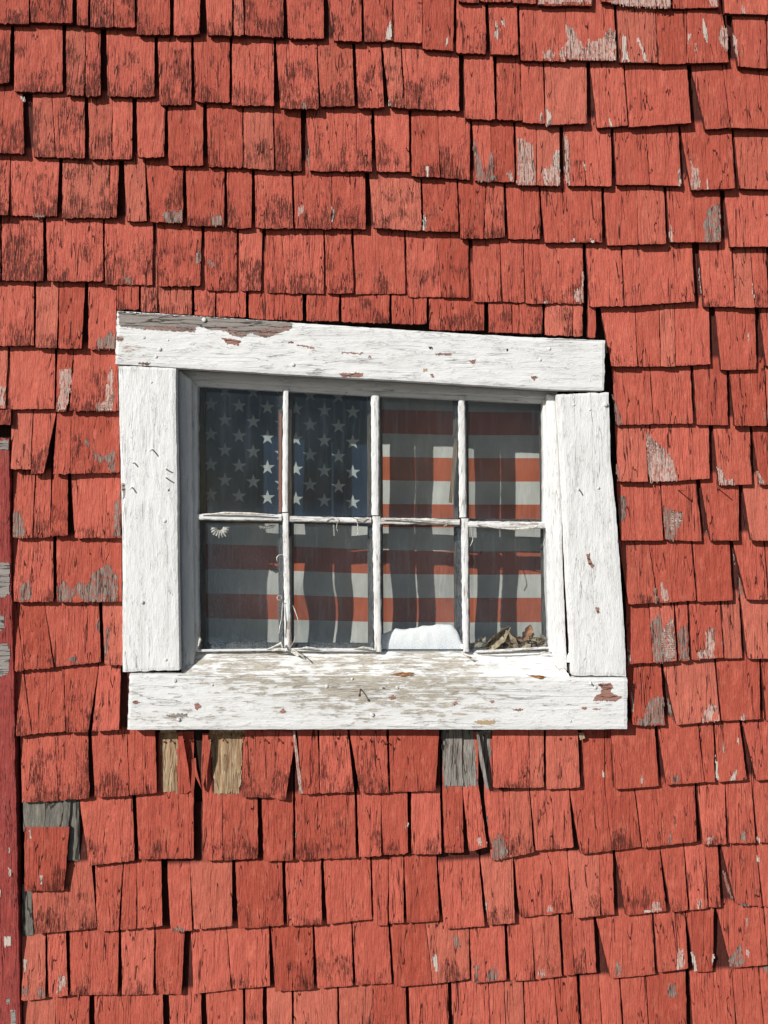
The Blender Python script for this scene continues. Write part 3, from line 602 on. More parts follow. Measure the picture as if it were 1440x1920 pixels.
CH_S = [(1,1.2,2.0, 1098,1040, 1106,1038, 1107,1048, 1113,1062, 1111,1067, 1104,1056), (1,1.2,2.0, 1116,1139, 1123,1138, 1125,1148, 1120,1152),
 (2,1,1, 315,917, 318,917, 318,922, 315,921), (0,1,2, 228,905, 234,908, 235,934, 230,936)]
CH_B = [(1,1.8,1.2, 1120,1282, 1145,1280, 1150,1290, 1144,1296, 1150,1302, 1166,1306, 1155,1316, 1135,1314, 1112,1314, 1116,1306, 1126,1300, 1128,1290),
 (1,1.6,1, 961,1330, 981,1329, 979,1333, 963,1333), (1,1.6,1, 1090,1328, 1101,1326, 1100,1331, 1091,1331),(1,1.6,1, 1112,1328, 1126,1328, 1124,1331, 1113,1331),
 (1,1.2,1.2, 364,1320, 372,1317, 377,1324, 371,1332, 365,1328), (1,1.2,1.2, 248,1316, 256,1312, 262,1318, 254,1322), (1,1.2,1.2, 523,1333, 530,1329, 537,1334, 529,1339),
 (1,1.2,1.2, 728,1307, 736,1303, 743,1308, 735,1313), (2,1,1, 716,1288, 722,1288, 722,1292, 717,1292), (1,1.2,1.2, 848,1318, 855,1316, 858,1320, 851,1323), (0,2,1, 310,1340, 350,1338, 352,1344, 318,1345), (2,1,1, 1067,1350, 1072,1350,1072,1354,1067,1354),
 (1,1.2,1.2,918,1314,926,1312,928,1317,921,1319),(3,2,1,890,1352,930,1350,925,1358,895,1358)]
window = empty('window', (0, 0, 0), barn)
tag(window, 'eight pane window in a crooked peeling white board frame')
HC = 28.0
hb_ = board('header_board', ([(220,583),(480,600),(547,605),(780,620),(960,631),(1135,638)], None, None, [(216,682),(330,689),(560,703),(800,716),(1045,731),(1132,732)]), 8, HC, M['wx'], window, 150, 16,
      lambda x, y: 0.30 + 0.35*blob(x, y, 235, 640, 60, 60) + 0.18*blob(x, y, 600, 650, 380, 30), 'X', 0.8, 1, lambda x, y: 0.6, CH_H)
cl_ = board('side_board', ([(222,686),(224,780),(227,900),(230,1060),(230,1160),(230,1260)], [(329,689),(330,780),(332,900),(333,1060),(335,1160),(336,1256)], None, None), 8, HC-2, M['wz'], window, 16, 90,
      lambda x, y: 0.10 + 0.2*blob(x, y, 230, 900, 14, 130), 'Z', 0.7, 2)
cr_ = board('side_board', ([(1044,740),(1049,800),(1053,870),(1057,950),(1060,1030),(1064,1110),(1069,1190),(1073,1266)], [(1141,735),(1143,790),(1145,868),(1155,960),(1160,1030),(1166,1110),(1171,1190),(1174,1268)], None, None), 8, HC-2, M['wz'], window, 16, 90,
      lambda x, y: 0.06 + 0.25*blob(x, y, 1120, 1210, 15, 60), 'Z', 0.9, 3, None, CH_S)
def wl(x, y):
    w = 0.45
    w += 0.40*max(0, 1-((x-690)/420)**2)*max(0, 1-((y-1262)/62)**2)
    w += 0.22*blob(x, y, 320, 1345, 170, 22) + 0.22*blob(x, y, 740, 1330, 350, 35)
    w -= 0.16*max(0, min(1, (x-900)/150)) + 0.18*blob(x, y, 300, 1285, 80, 30)
    return w
bb_ = board('bottom_board', ([(243,1263),(420,1266),(700,1270),(950,1270),(1176,1271)], None, None, [(239,1368),(420,1368),(700,1367),(950,1368),(1176,1367)]), 8, HC, M['wx'], window, 150, 16, wl, 'X', 0.7, 4, None, CH_B)

# ---------------------------------------------------------------- outer sash
def lump_bar(mb, x0, y0, x1, y1, w0, w1, hA, hB, c0, seed, step=3.0, amp=0.8, m=0, wear=None):
    """a bar along a line with rounded shoulders and the lumps of old putty and paint"""
    L = math.hypot(x1-x0, y1-y0); n_ = max(2, int(L/step)); dx, dy = (x1-x0)/L, (y1-y0)/L; ring = []
    prof = [(-1, 0), (-1, 0.78), (-0.72, 0.97), (-0.25, 1.0), (0.25, 1.0), (0.72, 0.97), (1, 0.78), (1, 0)]
    for i in range(n_+1):
        t = i/n_; cx = lerp(x0, x1, t); cy = lerp(y0, y1, t); hw = lerp(w0, w1, t)/2; row = []
        for k, (s_, q) in enumerate(prof):
            d = s_*hw*(1 + 0.11*amp*nz(i*0.25, (1 if s_ > 0 else 9)+seed, seed) + 0.05*amp*nz(i*1.3, k*5.3, seed+4))
            h = lerp(hA, hB, q) + (amp*(0.35*nz(i*0.10, seed, seed+11)+0.12*nz(i*0.9, k*5.1, seed+17)) if 0 < q else 0)
            row.append(mb.vert(W(cx - dy*d, cy + dx*d, h), (c0, wear(t) if wear else 0.5, 0.15, 0)))
        ring.append(row)
    for i in range(n_):
        for k in range(len(prof)-1): mb.face((ring[i][k], ring[i+1][k], ring[i+1][k+1], ring[i][k+1]), m)
    for r_ in (ring[0], ring[-1]): mb.face(r_, m)
SF = -7.0; SB = -30.0; GH = -20.0
def simple_board(name, pl, h0, h1, mat, axis, wear, seed, nu=40, nv=4, rag=0.4, parent=None, tint=None, chips=None):
    w = wear if callable(wear) else (lambda x, y: wear)
    return board(name, pl, h0, h1, mat, parent or window, nu, nv, w, axis, rag, seed, tint, chips)
# head of the sash and the stop bead above the panes
simple_board('sash_rail', ([(330,690),(700,712),(1046,734)], None, None, [(330,711),(700,733),(1040,748)]), SB, SF-2, M['wx'], 'X', 0.42, 11, 100, 5)
simple_board('sash_rail', ([(356,711.5),(700,733.5),(1020,747)], None, None, [(369,724),(700,742),(1020,756)]), SB, SF-6, M['wx'], 'X', 0.40, 12, 100, 3)
# left jamb strip and bead
simple_board('side_jamb', ([(331,690),(336,980),(340,1260)], [(358,712),(360,980),(363,1262)], None, None), -60, 2, M['wz'], 'Z', lambda x, y: 0.22+0.45*max(0, (y-1120)/140), 13, 5, 90)
simple_board('sash_stile', ([(358.5,712),(360.5,980),(361,1225)], [(369,724),(369,980),(371,1220)], None, None), SB, SF, M['wz'], 'Z', lambda x, y: 0.5, 14, 3, 90, 0.9)
# right stile, leaning
simple_board('side_jamb', ([(1024,740),(1027,860),(1028,980),(1030,1100),(1036,1200),(1040,1258)], [(1043,742),(1051,850),(1053,950),(1055,1060),(1059,1160),(1063,1258)], None, None), -60, 4, M['wz'], 'Z', lambda x, y: 0.34, 15, 5, 90, 0.7)
simple_board('sash_stile', ([(1018,750),(1020,860),(1020,980),(1026,1000),(1027,1100),(1030,1222)], [(1023.5,750),(1026,860),(1027,980),(1029,1000),(1030,1100),(1037,1222)], None, None), SB, SF, M['wz'], 'Z', lambda x, y: 0.50, 16, 3, 90, 0.9)
# muntins
def muntin(pts, name='muntin', amp=0.8, hB=SF, wear=None, mat='wz'):
    mb = MB()
    for k in range(len(pts)-1):
        (x0, y0, w0), (x1, y1, w1) = pts[k], pts[k+1]
        lump_bar(mb, x0, y0, x1, y1, w0, w1, SB, hB, R.random(), R.random()*50, 3.0, amp, 0, wear)
    return mb.build(name, M[mat], window)
muntin([(536,727,11),(535,960,11)], amp=1.3, wear=lambda t: 0.5); muntin([(535.5,962,12),(538,1090,12),(540,1222,13)], amp=1.7, wear=lambda t: 0.62)
muntin([(703.5,737,16),(704,966,14)], amp=1.3, wear=lambda t: 0.5); muntin([(706.5,968,16),(707,1090,14),(709,1222,13)], amp=1.7, wear=lambda t: 0.58)
muntin([(865.5,744,13),(868,970,14)], amp=1.3, wear=lambda t: 0.5); muntin([(872,972,14),(872,1090,13),(874,1222,12)], amp=1.7, wear=lambda t: 0.58)
muntin([(362,969,12),(528,971,13)], amp=1.8, mat='wx', wear=lambda t: 0.52)
muntin([(543,973,11),(696,976,10)], amp=1.8, mat='wx', wear=lambda t: 0.62)
muntin([(713,977,13),(862,979,11)], amp=1.8, mat='wx', wear=lambda t: 0.68)
muntin([(877,983,12),(1026,985,13)], amp=1.8, mat='wx', wear=lambda t: 0.64)
# ragged putty line along the bottom of the lower panes
for (x0, y0, x1, y1, w_) in ((368,1220,530,1218,5),(545,1218,700,1219,7),(893,1222,1036,1214,5)):
    mb = MB(); lump_bar(mb, x0, y0, x1, y1, w_, w_*0.9, -24, -9, 0.3, x0, 2.0, 2.2, 0, lambda t: 0.25)
    mb.build('putty_line', M['wx'], window)
# bottom rail: the sloping sill board
sb = MB(); f = {}
nu, nv = 120, 12
for j in range(nv+1):
    for i in range(nu+1):
        u, v = i/nu, j/nv
        x = lerp(lerp(366, 340, v), lerp(1036, 1068, v), u); y = lerp(1221, 1268, v) + 0.4*nz(x*.05, v*3)
        h = lerp(-22, 22, v) + 0.5*nz(x*0.02, v*4)
        f[i, j] = sb.vert(W(x, y, h), (0.77, 0.70+0.1*nz(x*0.01, 3)-0.22*max(0, min(1, (x-880)/60)), 0.0, 0))
for j in range(nv):
    for i in range(nu): sb.face((f[i, j], f[i, j+1], f[i+1, j+1], f[i+1, j]))
e0 = [sb.vert((sb.v[f[i, nv]][0], sb.v[f[i, nv]][1], sb.v[f[i, nv]][2]-0.02), (0.77, .6, 0, 0)) for i in range(nu+1)]
for i in range(nu): sb.face((f[i, nv], e0[i], e0[i+1], f[i+1, nv]))
e1 = [sb.vert((sb.v[f[i, 0]][0], 0.06, sb.v[f[i, 0]][2]), (0.77, .6, 0, 0)) for i in range(nu+1)]
for i in range(nu): sb.face((f[i, 0], f[i+1, 0], e1[i+1], e1[i]))
sb.build('window_sill', M['wx'], window)
# glass of the eight panes (one mesh)
gb = MB()
panes = [(369,724,529,964,971,1221,369,531),(541,732,697,968,978,1220,545,700),(711,741,859,972,983,1222,715,866),(873,748,1019,978,989,1220,880,1029)]
def pane(x0, y0, x1, y1, low):
    nx, ny = 12, 16; q = {}
    for j in range(ny+1):
        for i in range(nx+1):
            u, v = i/nx, j/ny
            d = max(0, 1-min(u, 1-u)*16)*0.5*(1 if low else .4) + max(0, (v-0.90)/0.10)*(0.55 if low else 0.15)
            if low: d += 0.12 if x0 < 400 else 0.13*abs(nz(x0, y0, u*2))+0.05
            q[i, j] = gb.vert(W(lerp(x0, x1, u), lerp(y0, y1, v), GH + 0.7*math.sin(u*2.3+v*1.7+x0) + math.sin(x0*1.3+y0)*1.2*(u-0.5)), (0, 0, min(1, d), 0))
    for j in range(ny):
        for i in range(nx): gb.face((q[i, j], q[i, j+1], q[i+1, j+1], q[i+1, j]))
for (a0, b0, a1, b1, c0, c1, d0, d1) in panes:
    pane(a0, b0, a1, b1, False); pane(d0, c0, d1, c1, True)
gb.build('glass_panes', M['glass'], window, True)
# reveal of the opening
mb = MB()
mb.box(-0.405, -0.3955, -0.006, 0.12, OY0, OY1); mb.box(0.3455, 0.355, -0.006, 0.12, OY0, OY1)
mb.box(-0.405, 0.355, -0.006, 0.12, OY1+0.0005, OY1+0.012); mb.box(-0.405, 0.355, 0.031, 0.12, OY0-0.03, OY0+0.02)
mb.build('opening_lining', M['innerwood'], window)
# inner sash of dark wood behind the outer one
HI0, HI1 = -72.0, -47.0
mb = MB()
for (x0, y0, x1, y1, w_) in ((377,700,378,1250,16),(1020,735,1026,1250,20),(536,720,537,1225,29),(702.5,730,704.5,1225,29),(863.5,740,866.5,1225,29)):
    lump_bar(mb, x0, y0, x1, y1, w_, w_, HI0, HI1, R.random(), x0, 12, 0.3)
for (x0, y0, x1, y1, w_) in ((370,721,1030,744,16),(370,973,1030,981,14),(370,1216,1030,1218,24)):
    lump_bar(mb, x0, y0, x1, y1, w_, w_, HI0-0.7, HI1-0.7, R.random(), x0+y0, 12, 0.3)
mb.build('inner_sash', M['innerwood'], window)

# peeling strips and curls of paint
def ribbon(path, w, mat, thick=0.0):
    """path: list of (px, py, h); w: width px (tapering)"""
    mb = MB(); n_ = len(path); prev = None
    for i, (x, y, h) in enumerate(path):
        a = path[max(0, i-1)]; b = path[min(n_-1, i+1)]; dx, dy = b[0]-a[0], b[1]-a[1]; L = math.hypot(dx, dy) or 1
        ww = w*(0.35+0.65*math.sin(math.pi*min(1, 0.15+0.8*(1-i/(n_-1)))))/2*(1+0.4*R.uniform(-1, 1))
        nx_, ny_ = -dy/L*ww, dx/L*ww
        row = [mb.vert(W(x-nx_, y-ny_, h-0.8), (0.5, 0.2, 0, 0)), mb.vert(W(x, y, h+0.8), (0.5, 0.2, 0, 0)), mb.vert(W(x+nx_, y+ny_, h-0.6), (0.5, 0.2, 0, 0)), mb.vert(W(x, y, h-1.6), (0.5, 0.2, 0, 0))]
        if prev:
            for k in range(4): mb.face((prev[k], row[k], row[(k+1) % 4], prev[(k+1) % 4]))
        prev = row
    return mb.build('paint_curl', mat, window)
def arc(cx, cy, r, a0, a1, n=9, h0=-4, h1=2, drift=0):
    return [(cx+r*math.cos(math.radians(lerp(a0, a1, i/(n-1))))+drift*i/(n-1), cy+r*math.sin(math.radians(lerp(a0, a1, i/(n-1)))), lerp(h0, h1, i/(n-1))) for i in range(n)]
for path, w_ in ((arc(527,1048,8,-60,-215,9,-6,4), 3.2), (arc(524,1121,4.5,20,-300,10,-6,3), 3), ([(530,1128,-5),(529,1145,-1),(528,1160,1),(525,1174,3),(523,1188,4)], 4),
    ([(549,1135,-8),(553,1144,-3),(557,1155,0),(560,1166,1)], 4.5), ([(634,973,-5),(632,982,-1),(631,990,3),(633,996,3)], 2.4), ([(668,972,-5),(671,985,-1),(672,997,2),(669,1004,3)], 3.2), ([(626,972,-5),(610,970,0),(600,974,2),(588,973,3)], 3),
    ([(690,970,-4),(672,974,1),(660,970,2)], 3), ([(883,985,-4),(884,998,1),(887,1012,2),(882,1024,2)], 2.6), ([(895,984,-4),(930,990,0),(970,992,1),(1000,990,3),(1008,986,3)], 6), ([(545,1213,-6),(551,1203,2),(553,1194,4)], 2.2), ([(548,1216,-6),(556,1222,6),(566,1230,10),(572,1236,14)], 4.5),
    ([(500,1218,-8),(515,1212,-1),(527,1206,3),(530,1214,5)], 8), ([(510,1220,-8),(522,1217,1),(534,1218,4)], 9), ([(372,1190,-8),(375,1200,-4),(372,1212,-2)], 7), ([(545,1222,-4),(556,1226,3),(560,1229,5)], 8),
    ([(896,1224,-6),(920,1222,1),(960,1220,2),(1000,1216,2)], 4.5), ([(1010,1225,-6),(1020,1223,1),(1035,1226,2)], 5), ([(560,1217,-8),(575,1214,-2),(592,1216,0)], 5),([(664,1217,-8),(680,1214,-2),(698,1216,0)], 5),
    ([(1035,1240,0),(1043,1252,8),(1052,1259,14),(1056,1262,16)], 7), ([(380,966,-5),(420,962,0),(470,963,0),(515,966,0)], 7), ([(720,975,-5),(760,973,0),(800,976,1),(840,980,0)], 6), ([(835,979,-4),(838,984,2),(832,987,3)], 3)):
    ribbon(path, w_*0.62, M['putty'])

# ---------------------------------------------------------------- nails
def nail(name, px, py, h, r, length, mat, parent, bend=(0, 0), head=True):
    """stands out of a board at (px,py); bend = how far the head hangs off to the side, mm"""
    mb = MB(); p0 = W(px, py, h); n_ = 8; segs = 4; rings = []
    def ring(c, rad):
        return [mb.vert((c.x+rad*math.cos(2*math.pi*k/n_), c.y, c.z+rad*math.sin(2*math.pi*k/n_))) for k in range(n_)]
    for i in range(segs+1):
        t = i/segs; c = Vector((p0.x+bend[0]/1000*t*t, p0.y+0.0015-(length/1000)*t, p0.z-bend[1]/1000*t*t))
        rings.append(ring(c, r*(0.45 if head else 0.9)/1000))
    if head:
        rings.append(ring(c, r/1000)); c2 = c.copy(); c2.y -= 0.0009; rings.append(ring(c2, r*0.92/1000)); c2.y -= 0.0005; rings.append(ring(c2, r*0.5/1000))
    for a, b in zip(rings, rings[1:]):
        for k in range(n_): mb.face((a[k], a[(k+1) % n_], b[(k+1) % n_], b[k]))
    mb.face(rings[-1])
    return mb.build(name, mat, parent, True)
for x, y, r, l in ((383,600,4.6,3),(270,633,3.2,1.5),(300,655,4,2),(293,669,3.2,1.5),(315,638,2,1),(550,684,3.5,1.5),(1030,654,3.4,1.5),(1013,675,3,1.2),(1106,714,3.2,2),
                   (1076,759,2.6,1.2),(1135,759,4.2,3),(1106,768,2.6,1.2),(1122,915,2.8,1.5),(309,977,3.6,1.5),(267,1129,3.6,3),(311,1237,3,1.2),(284,687+30,2.4,1),
                   (328,1276,4,2),(335,1349,3.6,3),(612,1287,4,1.2),(660,1273,2.5,1.2),(698,1340,4.4,2),(745,1289,3.4,1.2),(1070,1352,2.6,1),(1116,1289,3.6,2),(398,1284,2.6,1.2)):
    nail('nail', x, y, HC-(2 if 690 < y < 1262 else 0), r, l, M['nailw'], window)
for x, y, l, b in ((286,843,13,(-1,3)),(252,868,9,(-1,1)),(248,914,10,(-1,3)),(312,880,11,(2,-1)),(312,896,13,(2,0)),(1084,916,12,(-2,4)),(1106,1278,10,(0,3))):
    nail('nail', x, y, HC-2, 1.5, l, M['nailw'], window, b, False)
nail('nail', 676, 1292, HC, 2.6, 17, M['rust'], window, (-1, 8))
for x, y, r in ((344,703,3),(534,711,2.6),(706,722,3),(866,729,2.4)):
    nail('nail', x, y, -8, r, 1.5, M['nailw'], window)
# nail heads on the shingles below the window, and two long ones at the right
for x, y in ((308,1390),(320,1386),(348,1388),(360,1385),(398,1386),(420,1384),(452,1378),(472,1380),(497,1386),(523,1385),(554,1386),(634,1383),(652,1380),(673,1381),(694,1386),(717,1387),(725,1390),(745,1382),(825,1380),(1052,1384),(1068,1382),(1112,1386)):
    l = locate(x, y); hh = l[0] if l else 3
    nail('nail', x, y, hh, 2.0, R.choice((3, 5, 9)), M['rust'] if R.random() < .4 else M['nailr'], barn, (R.uniform(-2, 2), R.uniform(0, 3)))
for x, y in ((1271,919),(1346,916)):
    l = locate(x, y); nail('nail', x, y, l[0] if l else 5, 1.2, 28, M['nailr'], barn, (1, 2), False)
# splinters left in the gap of a lost shingle
def splinter(pts, h, t, label=None, mat=None):
    mb = MB(); a = [mb.vert(W(x, y, h+dh), (0.3, 0.3, 0.5, 0)) for x, y, dh in pts]; b = [mb.vert(W(x, y, h+dh-t), (0.3, 0.3, 0.5, 0)) for x, y, dh in pts]
    mb.face(a[::-1]); mb.face(b); n_ = len(a)
    for k in range(n_): mb.face((a[k], a[(k+1) % n_], b[(k+1) % n_], b[k]))
    o = mb.build('splinter', mat or M['red'], barn)
    if label: tag(o, label)
splinter([(359,1424,2),(367,1421,2),(368,1440,2),(378,1480,1),(366,1455,1),(362,1500,0),(357,1482,1),(360,1442,2)], 8, 3)
splinter([(380,1378,0),(390,1378,0),(391,1420,2),(384,1460,3),(379,1482,4),(377,1440,2)], 7, 3)
splinter([(334,1372,0),(341,1372,0),(353,1440,2),(357,1482,1),(350,1488,0),(336,1488,0)], 4, 3)
splinter([(893,1372,0),(897,1372,0),(907,1425,2),(916,1479,3),(911,1479,2),(900,1430,1)], 9, 3, None, M['oldgray'])
splinter([(549,1370,0),(553,1370,0),(562,1440,1),(568,1488,1),(562,1488,1),(556,1440,0)], 7, 3, None, M['pink'])
splinter([(1084,1374,0),(1094,1374,0),(1097,1384,0),(1088,1388,0)], 5, 3, None, M['tan'])

# ---------------------------------------------------------------- trim board at the left edge
TR = [(4 if m else 0, 1.5, 3.5, *p) for m, *p in ((0,-60,1056,17,1056,18,1112,10,1120,-60,1120),(0,-30,1152,8,1156,9,1178,-2,1182,-30,1182),(0,-60,1204,14,1206,18,1222,16,1262,4,1268,-60,1268),(1,7,1757,20,1757,21,1775,8,1774),(0,20,1895,29,1895,30,1935,22,1935),(0,8,824,15,825,15,845,-5,842,-10,828),(1,-5,1666,2,1670,2,1680,-5,1682),(1,15,1590,18,1590,18,1598,15,1598),(1,16,1628,21,1630,20,1645,16,1645),(0,12,1870,20,1872,19,1882,12,1880))]
tb = simple_board('trim_board', ([(-105,818),(-105,1200),(-105,1560),(-105,2160)], [(17,822),(18,1000),(26,1300),(31,1560),(42,2160)], None, None), -4, 14, M['trim_red'], 'Z', 0.42, 21, 24, 240, 1.4, barn, None, TR)
# ---------------------------------------------------------------- the flag
flag = empty('flag', W(720, 950, -118))
tag(flag, 'flag with white stars on blue and red and white stripes hanging behind the window glass', 'flag')
HFL = -118.0
XS = [340, 540, 700, 870, 1060]
BN = [[664,668,678,683,685],[710,714,722,727,729],[755,759,767,772,774],[800,804,812,816,816],[845,849,856,859,859],[889,893,900,903,903],[932,936,945,946,946],[975,979,988,989,989],[1019,1024,1031,1034,1033.5],[1065,1070,1076,1077.5,1077],[1112,1115,1121,1121,1120.7],[1158,1162,1166,1167,1166.5],[1204,1207,1209,1210,1210],[1250,1252,1253,1254,1254]]
def bnd(k, x):
    for q in range(4):
        if x <= XS[q+1] or q == 3: return lerp(BN[k][q], BN[k][q+1], (x-XS[q])/(XS[q+1]-XS[q]))
def fh(x, y): return HFL + 3.0*math.sin(x*0.021+1+y*0.003)+1.6*math.sin(x*0.05+y*0.01) + 9.0*nz(x*0.006, y*0.011, 3)*min(1, max(0, (y-850)/250)) + 2*nz(x*0.01, y*0.01)
inv = Vector(flag.location)
def FW(x, y, dh=0): return W(x, y, fh(x, y)+dh) - inv
mb = MB(); nxs = 72
for k in range(13):
    rows = []
    for j in range(7):
        rows.append([mb.vert(FW(lerp(345, 1055, i/nxs), lerp(bnd(k, lerp(345, 1055, i/nxs)), bnd(k+1, lerp(345, 1055, i/nxs)), j/6))) for i in range(nxs+1)])
    for j in range(6):
        for i in range(nxs):
            if k < 7 and lerp(345, 1055, (i+0.5)/nxs) < 698: continue
            mb.face((rows[j][i], rows[j+1][i], rows[j+1][i+1], rows[j][i+1]), k % 2)
mb.build('striped_cloth', [M['f_red'], M['f_white']], flag)
mb = MB(); q = {}
for j in range(25):
    for i in range(31):
        x = lerp(345, 702.5, i/30); q[i, j] = mb.vert(FW(x, lerp(bnd(0, x), bnd(7, x), j/24), 0.3))
for j in range(24):
    for i in range(30): mb.face((q[i, j], q[i, j+1], q[i+1, j+1], q[i+1, j]))
canton = mb.build('blue_canton', M['f_blue'], flag)
mb = MB()
for r_ in range(9):
    for k in range(11):
        if (r_+k) % 2: continue
        cx = 395+26.65*k; cy = 936-28.2*(8-r_)+0.055*(cx-555)
        a0 = 0.04*nz(k, r_)
        c_ = mb.vert(FW(cx, cy, 0.8)); ring = []
        for s_ in range(10):
            rad = 14.4 if s_ % 2 == 0 else 5.6
            an = -math.pi/2 + s_*math.pi/5 + a0; ring.append(mb.vert(FW(cx+rad*math.cos(an), cy+rad*math.sin(an), 0.8)))
        for s_ in range(10): mb.face((c_, ring[(s_+1) % 10], ring[s_]))
mb.build('stars', M['f_star'], canton)

# ---------------------------------------------------------------- snow
def snow(name, x0, x1, ybase, prof, hb, hf_, label):
    """prof(u) -> height in px above ybase; hb..hf depth range"""
    mb = MB(); n1, n2 = 48, 14; q = {}; o0 = W((x0+x1)/2, ybase, (hb+hf_)/2)
    for i in range(n1+1):
        u = i/n1
        for j in range(n2+1):
            a = math.pi*j/n2; x = lerp(x0, x1, u); H = prof(u)*(1+0.07*nz(u*9, j*.3)+0.02*nz(u*31, j*.9))
            h = lerp(hb, hf_, 0.5+0.5*math.cos(a)) + 1.0*nz(u*12, j*.5, 2) + 0.25*nz(u*50, j*1.5, 5)
            y = ybase - H*math.sin(a)**0.9 if j not in (0, n2) else ybase
            q[i, j] = mb.vert(W(x, y, h)-o0)
    for i in range(n1):
        for j in range(n2): mb.face((q[i, j], q[i, j+1], q[i+1, j+1], q[i+1, j]))
    mb.face([q[0, j] for j in range(n2+1)]); mb.face([q[n1, j] for j in range(n2, -1, -1)])
    o = mb.build(name, M['snow'], None, True); o.location = o0
    return tag(o, label, 'snow')
def pr(u):
    x = lerp(716, 868, u)
    pts = [(716,28),(740,37),(765,38),(790,42),(820,47),(848,45),(858,34),(866,10),(930,4)]
    for a, b in zip(pts, pts[1:]):
        if x <= b[0]: return lerp(a[1], b[1], (x-a[0])/(b[0]-a[0]))
    return 2
snow('snow_drift', 716, 868, 1217, pr, -49, -23, 'smooth mound of white snow lying at the bottom of the third lower pane')
snow('snow_strip', 895, 1066, 1268, lambda u: 2+7*math.sin(math.pi*u)**0.5+3*u, 4, 22, 'thin strip of snow along the right part of the sill')
snow('snow_clump', 1063, 1072, 1242, lambda u: 18*math.sin(math.pi*(0.08+0.84*u))**0.5, 2, 14, 'tiny snow clump caught in the dark slot beside the right white board')

# ---------------------------------------------------------------- leaves
def leaf(px, py, h, L, w, ang, fold, curl, mat, label, lobes=0, seed=0, tiltf=0.0, group=None, crump=1.4):
    mb = MB(); n1, n2 = 14, 6; rr = random.Random(seed); o0 = W(px, py, h); q = {}
    ca, sa = math.cos(math.radians(ang)), math.sin(math.radians(ang))
    for i in range(n1+1):
        t = i/n1; half = w/2*(math.sin(math.pi*min(1, t*0.92+0.04))**0.75)
        if lobes: half *= 0.62+0.38*abs(math.cos(math.pi*t*lobes))
        for j in range(-n2, n2+1):
            s_ = j/n2; e = 1 + 0.18*rr.uniform(-1, 1)*(abs(s_) == 1)
            a_ = (t-0.5)*L; bq = s_*half*e*math.cos(fold*abs(s_))
            d_ = half*math.sin(fold*abs(s_)) + curl*math.sin(math.pi*t)*6 + crump*nz(t*4, s_*3, seed) + tiltf*a_*0.5
            x = a_*ca - bq*sa; z = a_*sa + bq*ca
            q[i, j] = mb.vert((x/1000, -d_/1000, z/1000))
    for i in range(n1):
        for j in range(-n2, n2): mb.face((q[i, j], q[i+1, j], q[i+1, j+1], q[i, j+1]))
    # the stalk
    st = []
    for i in range(5):
        t = i/4; x = (-0.5*L - 7*t)*ca; z = (-0.5*L-7*t)*sa + 1.2*t*t
        st.append([mb.vert(((x+dx)/1000, -(0.3+dy)/1000, (z+dz)/1000)) for dx, dy, dz in ((0, 0.5, 0.5), (0, 0.5, -0.5), (0, -0.5, 0))])
    for a, b in zip(st, st[1:]):
        for k in range(3): mb.face((a[k], a[(k+1) % 3], b[(k+1) % 3], b[k]))
    o = mb.build('dry_leaf', M[mat], None, True); o.location = o0
    return tag(o, label, 'leaf', group or 'dried leaves in the bottom right pane')
leaf(930,1198,-26,70,34,42,0.9,0.9,'leaf_tan','large folded tan leaf arching over the pile behind the bottom right pane',0,1)
leaf(955,1198,-24,50,28,-52,0.9,0.6,'leaf_tan','tan leaf half leaning down from the top of the arch in the bottom right pane',0,2)
leaf(987,1187,-30,36,24,62,0.6,0.8,'leaf_orange','larger orange brown leaf standing in the pile of the bottom right pane',2.5,3)
leaf(968,1199,-27,24,19,15,0.7,0.8,'leaf_orange','smaller orange leaf lying left of the larger orange one in the leaf pile',2.5,4)
leaf(1006,1198,-26,38,18,-12,0.9,0.9,'leaf_tan','curled pale leaf at the right end of the leaf pile',1.5,5)
G2 = 'small dull leaf scraps in the bottom right pane'
SCR = ['pale leaf scrap in the very left corner of the leaf pile', 'dark scrap second from the left at the base of the leaf pile', 'grey upright scrap under the left foot of the arching leaf',
 'pale scrap inside the arch of the large folded leaf', 'dark scrap on the pane bottom under the middle of the arch', 'grey scrap at the pane bottom just right of the arch', 'pale slanted scrap below the larger orange leaf',
 'dark scrap low between the orange leaf and the curled pale leaf', 'grey scrap in the right bottom corner of the leaf pile', 'pale steep scrap leaning right of the larger orange leaf', 'dark flat scrap behind the left side of the arch',
 'grey scrap standing against the right side of the pane', 'pale scrap behind the leftmost corner of the leaf pile', 'dark upright scrap near the top of the arch', 'grey scrap tucked under the smaller orange leaf', 'pale scrap lying under the curled pale leaf']
for k, (x, y, h, L, w_, a) in enumerate(((895,1206,-26,26,15,20),(910,1209,-25,28,15,-20),(924,1209,-24,30,16,50),(939,1206,-26,30,16,-40),(952,1210,-24,28,15,10),(966,1211,-24,28,16,-25),(984,1208,-24,30,17,30),(999,1210,-24,26,15,-10),(1014,1209,-25,26,16,40),(996,1197,-28,24,15,70),(926,1199,-31,28,14,5),(1020,1198,-28,24,13,-50),(902,1199,-29,22,13,40),(943,1192,-31,22,12,80),(975,1203,-29,26,14,-60),(1009,1204,-27,26,13,10))):
    leaf(x, y, h, L*0.95, w_*1.35, a, 0.75, 0.6, ('leaf_tan', 'leaf_dark', 'leaf_grey')[k % 3], SCR[k], 1.5, 20+k, 0, G2, 3.0)
leaf(757,1263,22,40,8,2,0.5,0.5,'leaf_orange','rust orange leaf lying flat on the middle of the weathered sill',2.5,40,0,'orange leaves on the sill')
leaf(1009,1268,26,30,7,-6,0.5,0.5,'leaf_orange','small orange leaf at the front edge of the snow strip on the sill',1.5,41,0,'orange leaves on the sill')
leaf(880,1232,4,10,6,-20,0.7,0.5,'leaf_tan','tiny tan leaf scrap on the sill under the right muntin',0,42,0,'orange leaves on the sill')

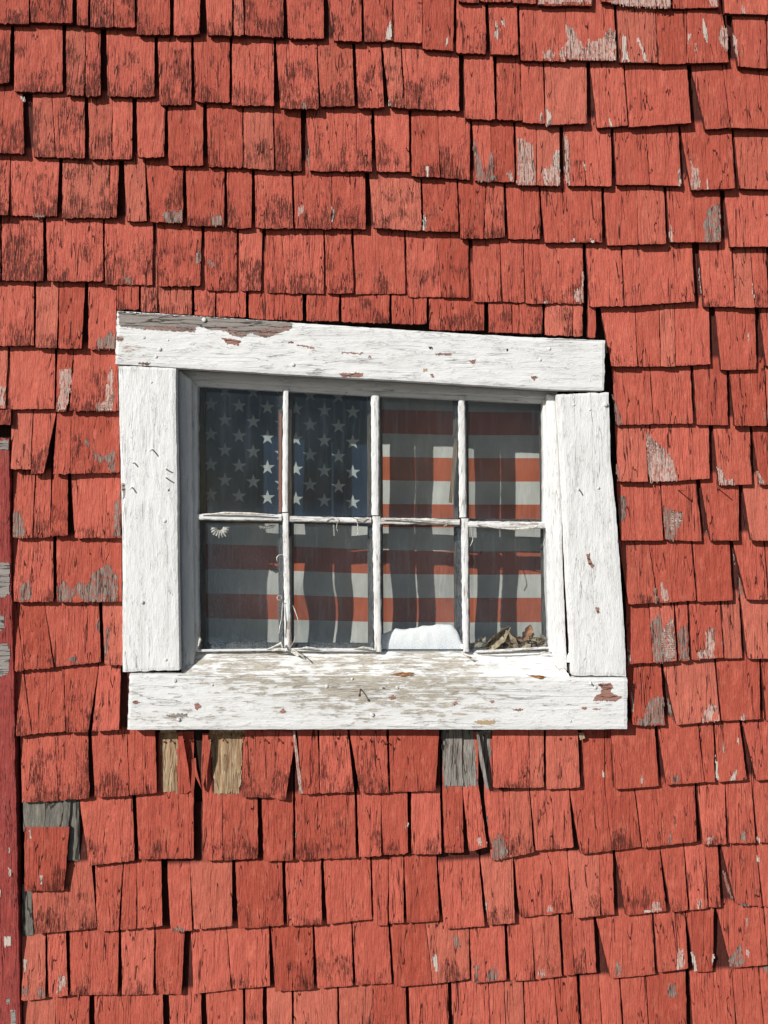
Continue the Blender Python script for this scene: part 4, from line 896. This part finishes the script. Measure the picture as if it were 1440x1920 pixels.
# ---------------------------------------------------------------- small things behind the glass
def slab(name, pts, h, t, mat, label, cat):
    mb = MB(); cx = sum(p[0] for p in pts)/len(pts); cy = sum(p[1] for p in pts)/len(pts); o0 = W(cx, cy, h)
    a = [mb.vert(W(x, y, h)-o0, (0.4, 0, 0, 0)) for x, y in pts]; b = [mb.vert(W(x, y, h-t)-o0, (0.4, 0, 0, 0)) for x, y in pts]
    mb.face(a); mb.face(b[::-1]); n_ = len(a)
    for k in range(n_): mb.face((a[k], a[(k+1) % n_], b[(k+1) % n_], b[k]))
    o = mb.build(name, mat, None); o.location = o0; return tag(o, label, cat)
s = NT('brown_stick'); M['stick'] = s.done(s.ramp(s.noise(s.coord((0.3, 0.1, 0.02)), 4), [(0.3, (0.07, 0.05, 0.035)), (0.7, (0.24, 0.18, 0.12))]), 0.8)
slab('wood_lath', [(850,835),(856,820),(857,850),(852,900),(848,944),(841,942),(846,890)], -34, 4, M['stick'], 'thin brown wood sliver hanging behind the third upper pane', 'wood sliver')
s = NT('rusty_strip'); M['rs'] = s.done((0.28, 0.09, 0.05), 0.7)
slab('rusty_strip', [(524,775),(528,775),(528,960),(523,960)], -44, 2, M['rs'], 'narrow rusty strip behind the right edge of the first upper pane', 'strip')
# pale ribbed insect nests under the crossbar
def nest(cx, cy, rx, ry, h, label):
    mb = MB(); o0 = W(cx, cy, h); n1, n2 = 40, 5; q = {}
    for i in range(n1+1):
        an = math.pi*i/n1
        for j in range(n2+1):
            t = 0.3+0.7*j/n2; rib = (1 if i % 4 < 2 else 0.86)*(1+0.1*R.uniform(-1, 1))
            k_ = t*(rib if j > 2 else 1)
            q[i, j] = mb.vert(W(cx+rx*k_*math.cos(an), cy+ry*k_*math.sin(an), h+3*math.sin(math.pi*(j/n2))+(1 if i % 4 < 2 else -1))-o0)
    for i in range(n1):
        for j in range(n2): mb.face((q[i, j], q[i, j+1], q[i+1, j+1], q[i+1, j]))
    o = mb.build('insect_nest', M['putty'], None, True); o.location = o0; tag(o, label, 'insect nest', 'ribbed nests under the crossbar')
nest(412, 988, 20, 20, -27, 'larger pale ribbed nest at the top left of the first lower pane')
nest(500, 984, 18, 8, -27, 'smaller pale ribbed nest at the top right of the first lower pane')
